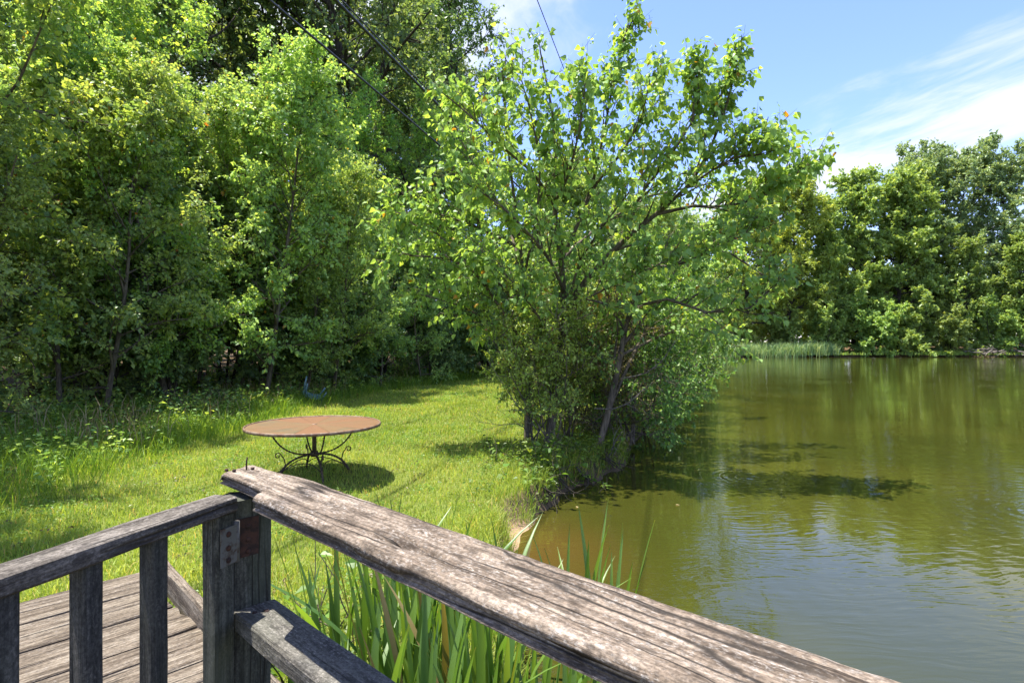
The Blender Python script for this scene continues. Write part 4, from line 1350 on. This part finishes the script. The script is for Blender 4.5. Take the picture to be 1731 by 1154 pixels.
# ------------------------------------------------------------------ rusty garden table
TX, TY = -2.345, 6.75
tz = float(ground_z(np.array([TX]), np.array([TY]))[0])
table = empty('garden_table', (TX, TY, tz), 0.56)
tag(table, 'round rusty metal garden table with scrolled legs on the lawn', 'table')
TR, TH = 0.765, 1.02 - tz
NW = 12
for i in range(NW):
    a0, a1 = i * 2 * math.pi / NW + 0.004, (i + 1) * 2 * math.pi / NW - 0.004
    V, F = [], []
    nr_, nt_ = 6, 6
    for r_ in range(nr_ + 1):
        rr_ = 0.03 + (TR - 0.03 - 0.012) * r_ / nr_
        for q in range(nt_ + 1):
            an = a0 + (a1 - a0) * q / nt_
            V.append((rr_ * math.cos(an), rr_ * math.sin(an), TH - 0.004 * (rr_ / TR) ** 2 - 0.0015 * math.cos(math.pi * (2.0 * q / nt_ - 1))))
    for r_ in range(nr_):
        for q in range(nt_):
            b0 = r_ * (nt_ + 1) + q
            F.append((b0, b0 + nt_ + 1, b0 + nt_ + 2, b0 + 1))
    V = np.array(V)
    n_ = len(V)
    VV = np.concatenate([V, V - np.array([0, 0, 0.006])])
    F = np.array(F)
    link('top_panel', Geo().add(VV, [F, F[:, ::-1] + n_]).mesh('top_panel', [M['table']]), table)
th = np.linspace(0, 2 * np.pi, 73)
prof = np.array([(TR - 0.012, -0.006), (TR - 0.012, 0.004), (TR - 0.004, 0.008), (TR + 0.004, 0.003), (TR + 0.006, -0.026), (TR - 0.010, -0.030), (TR - 0.012, -0.006)])
V = np.array([[(r_ * np.cos(t_), r_ * np.sin(t_), TH + z_) for r_, z_ in prof[:-1]] for t_ in th[:-1]])
k = len(prof) - 1
idx = np.arange(72 * k).reshape(72, k)
F = np.stack([idx, np.roll(idx, -1, 0), np.roll(np.roll(idx, -1, 0), -1, 1), np.roll(idx, -1, 1)], -1).reshape(-1, 4)
link('rim', Geo().add(V.reshape(-1, 3), [F[:, ::-1]]).mesh('table_rim', [M['table_rim']]), table)
V, F = closed_tube(np.array([(0, 0, TH - 0.01), (0, 0, TH + 0.004)]), np.array([0.036, 0.034]), 20)
link('hub_cap', Geo().add(V, F).mesh('hub_cap', [M['table_rim']]), table)
HH = TH * 0.45
V, F = closed_tube(np.array([(0, 0, HH - 0.03), (0, 0, TH - 0.008)]), np.array([0.025, 0.025]), 10)
link('pedestal', Geo().add(V, F).mesh('pedestal', [M['iron']]), table)
V, F = closed_tube(np.array([(0, 0, HH - 0.035), (0, 0, HH), (0, 0, HH + 0.03)]), np.array([0.04, 0.052, 0.04]), 14)
link('collar', Geo().add(V, F).mesh('collar', [M['iron']]), table)


def rope(P, r, s=7, tw=60):
    P = resample(P, tw)
    rr_ = r * (1 + 0.22 * np.sin(np.arange(tw) * 2.1))
    return closed_tube(P, rr_, s)


def rot_pts(P, an):
    P = np.array(P, float)
    c, s = math.cos(an), math.sin(an)
    return np.stack([P[:, 0] * c - P[:, 1] * s, P[:, 0] * s + P[:, 1] * c, P[:, 2]], -1)


def arc(p0, p1, bulge, n=14):
    """planar arc in (r, z) from p0 to p1, bulging by a control point"""
    t = np.linspace(0, 1, n)[:, None]
    return (1 - t) ** 2 * np.array(p0) + 2 * t * (1 - t) * np.array(bulge) + t ** 2 * np.array(p1)


def rz3(a2):
    return np.stack([a2[:, 0], np.zeros(len(a2)), a2[:, 1]], -1)


leg_c = rz3(arc((0.03, HH - 0.01), (0.43, 0.0), (0.33, HH - 0.01)))
arm_c = rz3(arc((0.03, HH + 0.0), (0.50, TH - 0.03), (0.36, HH - 0.02)))
spi = np.linspace(0, 1, 22)
curl_a = np.pi * 0.9 - spi * np.pi * 2.1
cr = 0.036 * (1 - 0.6 * spi)
scroll = [(0.40, 0.06), (0.335, 0.14), (0.325, 0.21), (0.34, 0.28), (0.372, 0.325)]
scroll = [(a_, b_ * TH / 0.68) for a_, b_ in scroll]
cx_, cz_ = scroll[-1][0] + 0.034, scroll[-1][1] - 0.004
curl = [(cx_ + c_ * math.cos(t_), cz_ + c_ * math.sin(t_)) for c_, t_ in zip(cr, curl_a)]
scroll_c = rz3(np.array(scroll + curl))
for i in range(4):
    an = i * math.pi / 2
    for nm, P, r_, sd in (('leg', leg_c, 0.0125, 8), ('arm', arm_c, 0.0095, 8), ('scroll', scroll_c, 0.0068, 6)):
        V, F = rope(rot_pts(P, an), r_, sd, 46 if nm != 'scroll' else 40)
        link(nm, Geo().add(V, F).mesh(nm, [M['iron']]), table)
    # low arched brace to the next leg
    p0 = rot_pts([(0.36, 0, 0.12 * TH / 0.68)], an)[0]
    p1 = rot_pts([(0.36, 0, 0.12 * TH / 0.68)], an + math.pi / 2)[0]
    t_ = np.linspace(0, 1, 16)[:, None]
    mid = (p0 + p1) / 2 * 0.45 + np.array([0, 0, 0.26 * TH / 0.68])
    V, F = rope((1 - t_) ** 2 * p0 + 2 * t_ * (1 - t_) * mid + t_ ** 2 * p1, 0.0055, 6, 36)
    link('brace', Geo().add(V, F).mesh('brace', [M['iron']]), table)

# ------------------------------------------------------------------ overturned teal chair at the wood edge
cx0, cy0, _ = at(527, 672, 15.2)
cz0 = float(ground_z(np.array([cx0]), np.array([cy0]))[0])
chair = empty('garden_chair', (cx0, cy0, cz0 + 0.15), 0.5)
chair.rotation_euler = (0.28, 0.30, 0.5)
tag(chair, 'overturned teal garden chair lying in the weeds at the edge of the wood', 'chair')
V = []
nn_ = 7
for q in range(nn_):
    for r_ in range(nn_):
        V.append((-0.24 + 0.48 * q / (nn_ - 1), -0.23 + 0.46 * r_ / (nn_ - 1), 0.04 * ((q - 3) / 3) ** 2 + 0.02 * ((r_ - 3) / 3) ** 2))
V = np.array(V)
F = np.array([(q * nn_ + r_, (q + 1) * nn_ + r_, (q + 1) * nn_ + r_ + 1, q * nn_ + r_ + 1) for q in range(nn_ - 1) for r_ in range(nn_ - 1)])
link('seat', Geo().add(np.concatenate([V, V - np.array([0, 0, 0.02])]), [F, F[:, ::-1] + len(V)]).mesh('chair_seat', [M['teal']]), chair)
for lx, ly, tx, ty, hgt in ((-0.21, -0.2, -0.27, -0.24, 0.40), (-0.21, 0.2, -0.27, 0.24, 0.44), (0.21, -0.2, 0.27, -0.26, 0.30), (0.21, 0.2, 0.30, 0.26, 0.26)):
    V, F = closed_tube(np.array([(lx, ly, 0.0), ((lx + tx) / 2, (ly + ty) / 2, hgt * 0.5), (tx, ty, hgt)]), np.array([0.030, 0.026, 0.022]), 8)
    link('leg', Geo().add(V, F).mesh('chair_leg', [M['teal']]), chair)
V, F = box_np(0.22, 0.26, -0.22, 0.22, -0.42, 0.06)
V[:, 0] += np.where(V[:, 2] < -0.2, 0.14, 0)
bk = link('backrest', Geo().add(V, F).mesh('chair_back', [M['teal_dark']], smooth=False), chair)
bk.rotation_euler = (0, 1.9, 0)
bk.location = (0.40, 0, 0.18)

# ------------------------------------------------------------------ iris clumps below the railing
rgi = np.random.default_rng(303)


def iris_leaf_mesh(seed, bendmax):
    rg = np.random.default_rng(seed)
    k = 10
    t = np.linspace(0, 1, k)
    wv = np.interp(t, [0, 0.15, 0.6, 0.85, 1.0], [0.6, 1.0, 0.95, 0.55, 0.02]) * 0.5
    b = rg.uniform(0.05, bendmax)
    x_ = b * t ** 2.2
    z_ = t * (1 - 0.35 * b * t)
    V = np.zeros((k, 3, 3))
    for c, s in enumerate((-1, 0, 1)):
        V[:, c, 0] = x_ + (0.003 if s == 0 else 0)
        V[:, c, 1] = s * wv * 0.034
        V[:, c, 2] = z_
    idx = np.arange(k * 3).reshape(k, 3)
    F = np.concatenate([np.stack([idx[:-1, c], idx[:-1, c + 1], idx[1:, c + 1], idx[1:, c]], -1) for c in (0, 1)])
    return mesh_np('iris_leaf', V.reshape(-1, 3), [F], [M['iris']], None, True)


iris_meshes = [iris_leaf_mesh(400 + i, 0.10 + 0.09 * i) for i in range(8)]
IRIS = [(-0.94, 2.30, 3, 0.78, 'three upright iris blades nearest the lower rail'),
        (-0.74, 2.42, 9, 1.02, 'tall iris clump at the left end of the bed under the railing'),
        (-0.60, 2.62, 9, 0.98, 'second iris clump from the left behind the railing'),
        (-0.47, 2.30, 10, 1.00, 'iris clump with one long arching blade under the railing'),
        (-0.38, 2.66, 10, 0.98, 'iris clump in the middle of the bed, further from the railing'),
        (-0.26, 2.34, 10, 0.95, 'dense iris clump in the middle of the bed, close to the railing'),
        (-0.14, 2.72, 10, 0.92, 'iris clump right of the middle, further from the railing'),
        (-0.06, 2.34, 10, 0.88, 'iris clump right of the middle, close to the railing'),
        (0.08, 2.62, 9, 0.84, 'iris clump near the right end of the bed below the railing'),
        (0.18, 2.36, 8, 0.76, 'short iris clump at the right end of the bed'),
        (0.30, 2.62, 7, 0.72, 'last short iris clump beside the open water'),
        (-0.55, 2.05, 10, 0.92, 'iris clump close under the lower left of the railing'),
        (-0.30, 1.98, 11, 0.95, 'iris clump close under the middle of the railing'),
        (-0.12, 2.08, 11, 0.92, 'broad iris clump close under the railing right of its middle'),
        (0.06, 1.95, 11, 0.80, 'low iris clump close under the railing at the lower edge'),
        (-0.42, 2.48, 9, 1.04, 'iris clump with the tallest blades in the middle of the bed'),
        (0.36, 3.30, 7, 1.08, 'iris clump in the water with tall thin blades above the railing'),
        (0.55, 3.32, 6, 1.02, 'iris clump in the water with pale arching tips above the railing'),
        (-0.02, 3.6, 5, 0.70, 'small iris tuft on the bank edge beyond the railing')]
for x_, y_, n_, hgt, lab in IRIS:
    z_ = max(-0.25, float(ground_z(np.array([x_]), np.array([y_]))[0]) - 0.03)
    e = empty('iris_clump', (x_, y_, z_))
    tag(e, lab, 'iris', 'iris clumps along the water')
    for q in range(int(n_ * (1.6 if hgt > 0.75 and n_ > 5 else 1))):
        az = rgi.uniform(0, 2 * np.pi)
        rr_ = rgi.uniform(0.01, 0.14)
        s_ = hgt * rgi.uniform(0.62, 1.08) - min(z_, 0)
        o = link('leaf', iris_meshes[int(rgi.integers(0, 8))], e, (rr_ * math.cos(az), rr_ * math.sin(az) * 0.8, 0),
                 (rgi.normal() * 0.05, rgi.normal() * 0.05 + 0.04, az + rgi.normal() * 0.4), (s_, rgi.uniform(0.7, 1.15), s_))

# ------------------------------------------------------------------ broad leaved plants
def broad_plant(name, label, x, y, n, hgt, spread, leafL, seed, cat='plant'):
    rg = np.random.default_rng(seed)
    z = max(0.0, float(ground_z(np.array([x]), np.array([y]))[0]))
    e = empty(name, (x, y, z))
    tag(e, label, cat)
    g_ = Geo()
    meshes = []
    for vv in (0.1, 0.35, 0.6, 0.9):
        V, F, a = leaves(np.zeros((1, 3)), np.array([[0, 1.0, 0]]), np.array([[0, 0, 1.0]]), 1.0, 0.9, np.array([vv]), 'heart', 0.18)
        meshes.append(mesh_np('broad_leaf', V, [F], [M['broad']], {'v': a}, False))
    ns = max(3, n // 5)
    tips = []
    for s in range(ns):
        D = unit(np.array([[rg.normal() * spread, rg.normal() * spread, 1.0]]))
        (P,) = run(rg, np.zeros((1, 3)) + np.r_[rg.normal(size=2) * spread * 0.25, 0], D, np.array([hgt * rg.uniform(0.5, 1.1)]), 6, 0.22, -0.3)
        V, F = tubes(P, np.linspace(0.005, 0.002, 6)[None], 5)
        link('stem', Geo().add(V, [F]).mesh('plant_stem', [M['bark']]), e)
        tips.append(P[0])
    for q in range(n):
        P = tips[q % ns]
        t = rg.uniform(0.25, 1.0) * 5
        i0 = min(4, int(t))
        p = P[i0] + (P[i0 + 1] - P[i0]) * (t - i0)
        ax_ = unit(np.r_[rg.normal(size=2), rg.uniform(-0.6, 0.2)])
        nm = unit(np.array([0, 0, 1.0]) + rg.normal(size=3) * 0.35)
        sd = unit(np.cross(ax_, nm))
        nm = np.cross(sd, ax_)
        L_ = leafL * rg.uniform(0.6, 1.15)
        o = link('leaf', meshes[int(rg.integers(0, 4))], e)
        o.matrix_local = Matrix(((*(sd * L_), 0), (*(ax_ * L_), 0), (*(nm * L_), 0), (*(p + ax_ * 0.03), 1))).transposed()


broad_plant('leafy_vine', 'pale green broad leaved vine at the left foot of the irises', -0.93, 2.72, 80, 0.62, 0.7, 0.085, 1)
broad_plant('leafy_vine', 'pale green broad leaved vine sprawling behind the lower rail', -0.84, 3.0, 60, 0.5, 0.8, 0.08, 2)
for i, (x_, y_, n_, hh, lab) in enumerate([(0.42, 7.55, 60, 0.55, 'broad leaved green plant overhanging the eroded bank'), (0.92, 8.15, 60, 0.55, 'broad leaved plant at the foot of the leaning tree above the water'),
                                           (0.62, 8.05, 50, 0.6, 'broad leaved plant between the eroded bank and the tree stems'), (-0.2, 8.2, 40, 0.45, 'grape-like leafy plant on the lawn edge left of the tree'),
                                           (1.35, 8.75, 60, 0.65, 'broad leaved plant hiding the roots of the right hand stems'), (0.20, 6.95, 40, 0.35, 'low leafy plant on the bank lip nearest the bare sand'), (0.98, 7.85, 60, 0.45, 'leafy plant trailing into the water below the stems'), (0.28, 7.9, 50, 0.5, 'leafy plant on the grass just above the cut bank')]):
    broad_plant('bank_plant', lab, x_, y_, n_, hh, 0.6, 0.085, 20 + i)

# bare twigs reaching out of the bank shrubs
def bare_branch(pts, r0, label, seed):
    rg = np.random.default_rng(seed)
    P = np.array([at(*p) for p in pts])
    e = empty('bare_branch', tuple(P[0]))
    tag(e, label, 'branch')
    Q = resample(P - P[0], 9)
    g_ = Geo()
    V, F = tubes(Q, np.linspace(r0, r0 * 0.3, 9), 5)
    link('branch', g_.add(V, [F]).mesh('bare_branch', [M['dead']]), e)
    P2, R2 = sprout(rg, Q[None], np.linspace(r0, r0 * 0.3, 9)[None], 6, 0.25, 0.98, 0.4, (25, 60), 0.2, 5, 0.25, 0.6)
    V, F = tubes(P2, np.maximum(R2, 0.002), 4)
    link('side_twig', Geo().add(V, [F]).mesh('bare_twigs', [M['dead']]), e)


bare_branch([(935, 770, 9.1), (905, 720, 8.9), (870, 680, 8.6), (845, 640, 8.5), (825, 610, 8.4)], 0.012, 'bare thin branch reaching left over the lawn from the bank shrubs', 1)
bare_branch([(912, 758, 9.1), (880, 715, 8.8), (845, 718, 8.5), (805, 712, 8.4)], 0.010, 'low bare twig over the lawn left of the bank tree', 2)
bare_branch([(1005, 690, 9.0), (1035, 692, 8.8), (1065, 680, 8.6), (1090, 655, 8.5)], 0.012, 'pale bare branch reaching right over the water from the stems', 3)
bare_branch([(1030, 770, 8.9), (1040, 745, 8.7), (1052, 728, 8.6)], 0.016, 'broken pale stick standing at the waterline by the stems', 4)
bare_branch([(1050, 640, 9.0), (1090, 632, 8.8), (1120, 610, 8.6), (1142, 575, 8.5)], 0.012, 'pale arching dead branch above the water right of the stems', 5)

# roots under the cut bank
rgr = np.random.default_rng(66)
for i in range(16):
    t = rgr.uniform(0, 1)
    b0 = np.array([np.interp(t, [0, 0.5, 1], [0.28, 0.9, 1.5]), np.interp(t, [0, 0.5, 1], [6.6, 7.9, 8.8]), 0.26])
    (P,) = run(rgr, b0[None], unit(np.array([[rgr.uniform(0.2, 0.9), rgr.uniform(-0.8, 0.2), -0.7]])), np.array([rgr.uniform(0.25, 0.6)]), 6, 0.3, 0.0)
    V, F = tubes(P - b0, np.linspace(0.010, 0.003, 6)[None], 5)
    o = link('root', Geo().add(V, [F]).mesh('root', [M['bark_dark']]), None, tuple(b0))
    tag(o, 'thin bare root hanging from the cut bank by the water', 'root', 'roots of the cut bank')

# ------------------------------------------------------------------ far shore details
rgz = np.random.default_rng(500)
n_ = 5200
t = rgz.uniform(0, 1, n_)
x = np.interp(t, [0, 0.35, 1], [22.5, 29.0, 41.5]) + rgz.normal(size=n_) * 0.2
y = np.interp(t, [0, 0.35, 1], [65.5, 70.3, 71.9]) + rgz.uniform(0, 2.6, n_)
h = rgz.uniform(0.9, 2.1, n_) * np.interp(t, [0, 0.3, 0.9, 1], [0.55, 0.9, 1.0, 0.75])
V, F, a = blades(rgz, x, y, h, 0.06, 0.55)
o = link('reed_bed', Geo().add(V, [F], a).mesh('reed_bed', [M['reed']], smooth=False))
tag(o, 'bed of pale green reeds along the far shore', 'reeds', kind='stuff')
n_ = 2600
x = np.where(rgz.random(n_) < 0.5, rgz.normal(size=n_) * 1.1 + 55.6, rgz.uniform(23, 70, n_))
y = np.interp(x, [23, 31, 45, 62, 80], [67.0, 71.2, 72.1, 72.6, 70.0]) + rgz.uniform(0.0, 1.2, n_)
V, F, a = blades(rgz, x, y, rgz.uniform(0.2, 0.6, n_), 0.09, 1.0)
o = link('shore_grass', Geo().add(V, [F], a).mesh('shore_grass', [M['privet']], smooth=False))
tag(o, 'light green tufts of grass at the far waterline', 'grass', kind='stuff')

pile = empty('brush_pile', (63.5, 72.6, 0.1))
tag(pile, 'pile of bare grey branches at the right end of the far shore', 'brush pile')
for i in range(46):
    b0 = np.array([[rgz.uniform(-4.0, 6.0), rgz.uniform(-0.8, 1.0), rgz.uniform(0, 1.0)]])
    an = rgz.uniform(-0.5, 0.6) + (math.pi if i % 2 else 0)
    (P,) = run(rgz, b0, unit(np.array([[math.cos(an), rgz.normal() * 0.3, abs(math.sin(an)) * 0.9 + 0.05]])), np.array([rgz.uniform(1.2, 3.2)]), 6, 0.22, -0.5)
    P[:, :, 2] = np.maximum(P[:, :, 2], 0.02)
    V, F = tubes(P, np.linspace(0.085, 0.03, 6)[None] * rgz.uniform(0.6, 1.3), 5)
    link('branch', Geo().add(V, [F]).mesh('pile_branch', [M['dead']]), pile)

# ------------------------------------------------------------------ overhead wires
wd3 = unit(np.array([0.268, 0.964, 0.0]))
for px0, zz, r_, lab in ((455, 6.2, 0.026, 'thin black overhead cable crossing the upper left of the wood'),
                         (567, 4.9, 0.026, 'thick black overhead cable crossing in front of the largest oak'),
                         (577, 4.86, 0.012, 'thin cable strung just below the thick overhead cable'),
                         (797, 6.2, 0.009, 'fine overhead wire at the right edge of the oak crown'),
                         (908, 6.4, 0.009, 'fine overhead wire against the open sky')):
    Y0 = zz * FPX / 577.0
    p0 = np.array([(px0 - 865.5) / FPX * Y0, Y0, EYE + zz])
    s = np.linspace(-38, 48, 40)
    P = p0[None] + wd3[None] * s[:, None]
    P[:, 2] += 0.00035 * (s - 5) ** 2 - 0.00035 * 25
    V, F = closed_tube(P - P[0], np.full(40, r_), 6)
    o = link('overhead_wire', Geo().add(V, F).mesh('overhead_wire', [M['cable']]), None, tuple(P[0]))
    tag(o, lab, 'wire')

# ------------------------------------------------------------------ woods so far back that they read as one mass
def mass_wood(name, label, path, width, hgt, n, leafL, mat, seed):
    rg = np.random.default_rng(seed)
    path = np.array(path, float)
    d_ = np.r_[0, np.cumsum(np.linalg.norm(np.diff(path, axis=0), axis=1))]
    t = rg.uniform(0, d_[-1], n)
    x = np.interp(t, d_, path[:, 0]) + rg.normal(size=n) * width
    y = np.interp(t, d_, path[:, 1]) + rg.normal(size=n) * width
    top = hgt * (0.55 + 0.6 * vnoise(t * 0.16, t * 0, seed) + 0.25 * vnoise(t * 0.6, t * 0, seed + 1))
    z = ground_z(x, y) + top * rg.random(n) ** 0.8
    base = np.stack([x, y, z], -1)
    ax = unit(rg.normal(size=(n, 3)) + np.array([0, 0, -0.3]))
    nr = unit(np.array([0, 0, 1.0]) + rg.normal(size=(n, 3)) * 0.6)
    L = leafL * rg.uniform(0.6, 1.3, n)
    V, F, a = leaves(base, ax, nr, L, L * 0.7, rg.uniform(0, 0.8, n))
    o = link(name, Geo().add(V, [F], a).mesh(name, [mat], smooth=False))
    tag(o, label, 'wood', kind='stuff')


mass_wood('distant_wood', 'dense wood closing the view behind the far shore', [(-2, 56), (10, 84), (30, 100), (60, 106), (100, 98), (130, 70)], 3.0, 12, 42000, 0.9, M['far_mid'], 701)
mass_wood('deep_wood', 'dark mass of foliage deep inside the wood', [(-40, 12), (-36, 34), (-22, 46), (-6, 48), (6, 46)], 2.2, 9, 24000, 0.5, M['under'], 702)
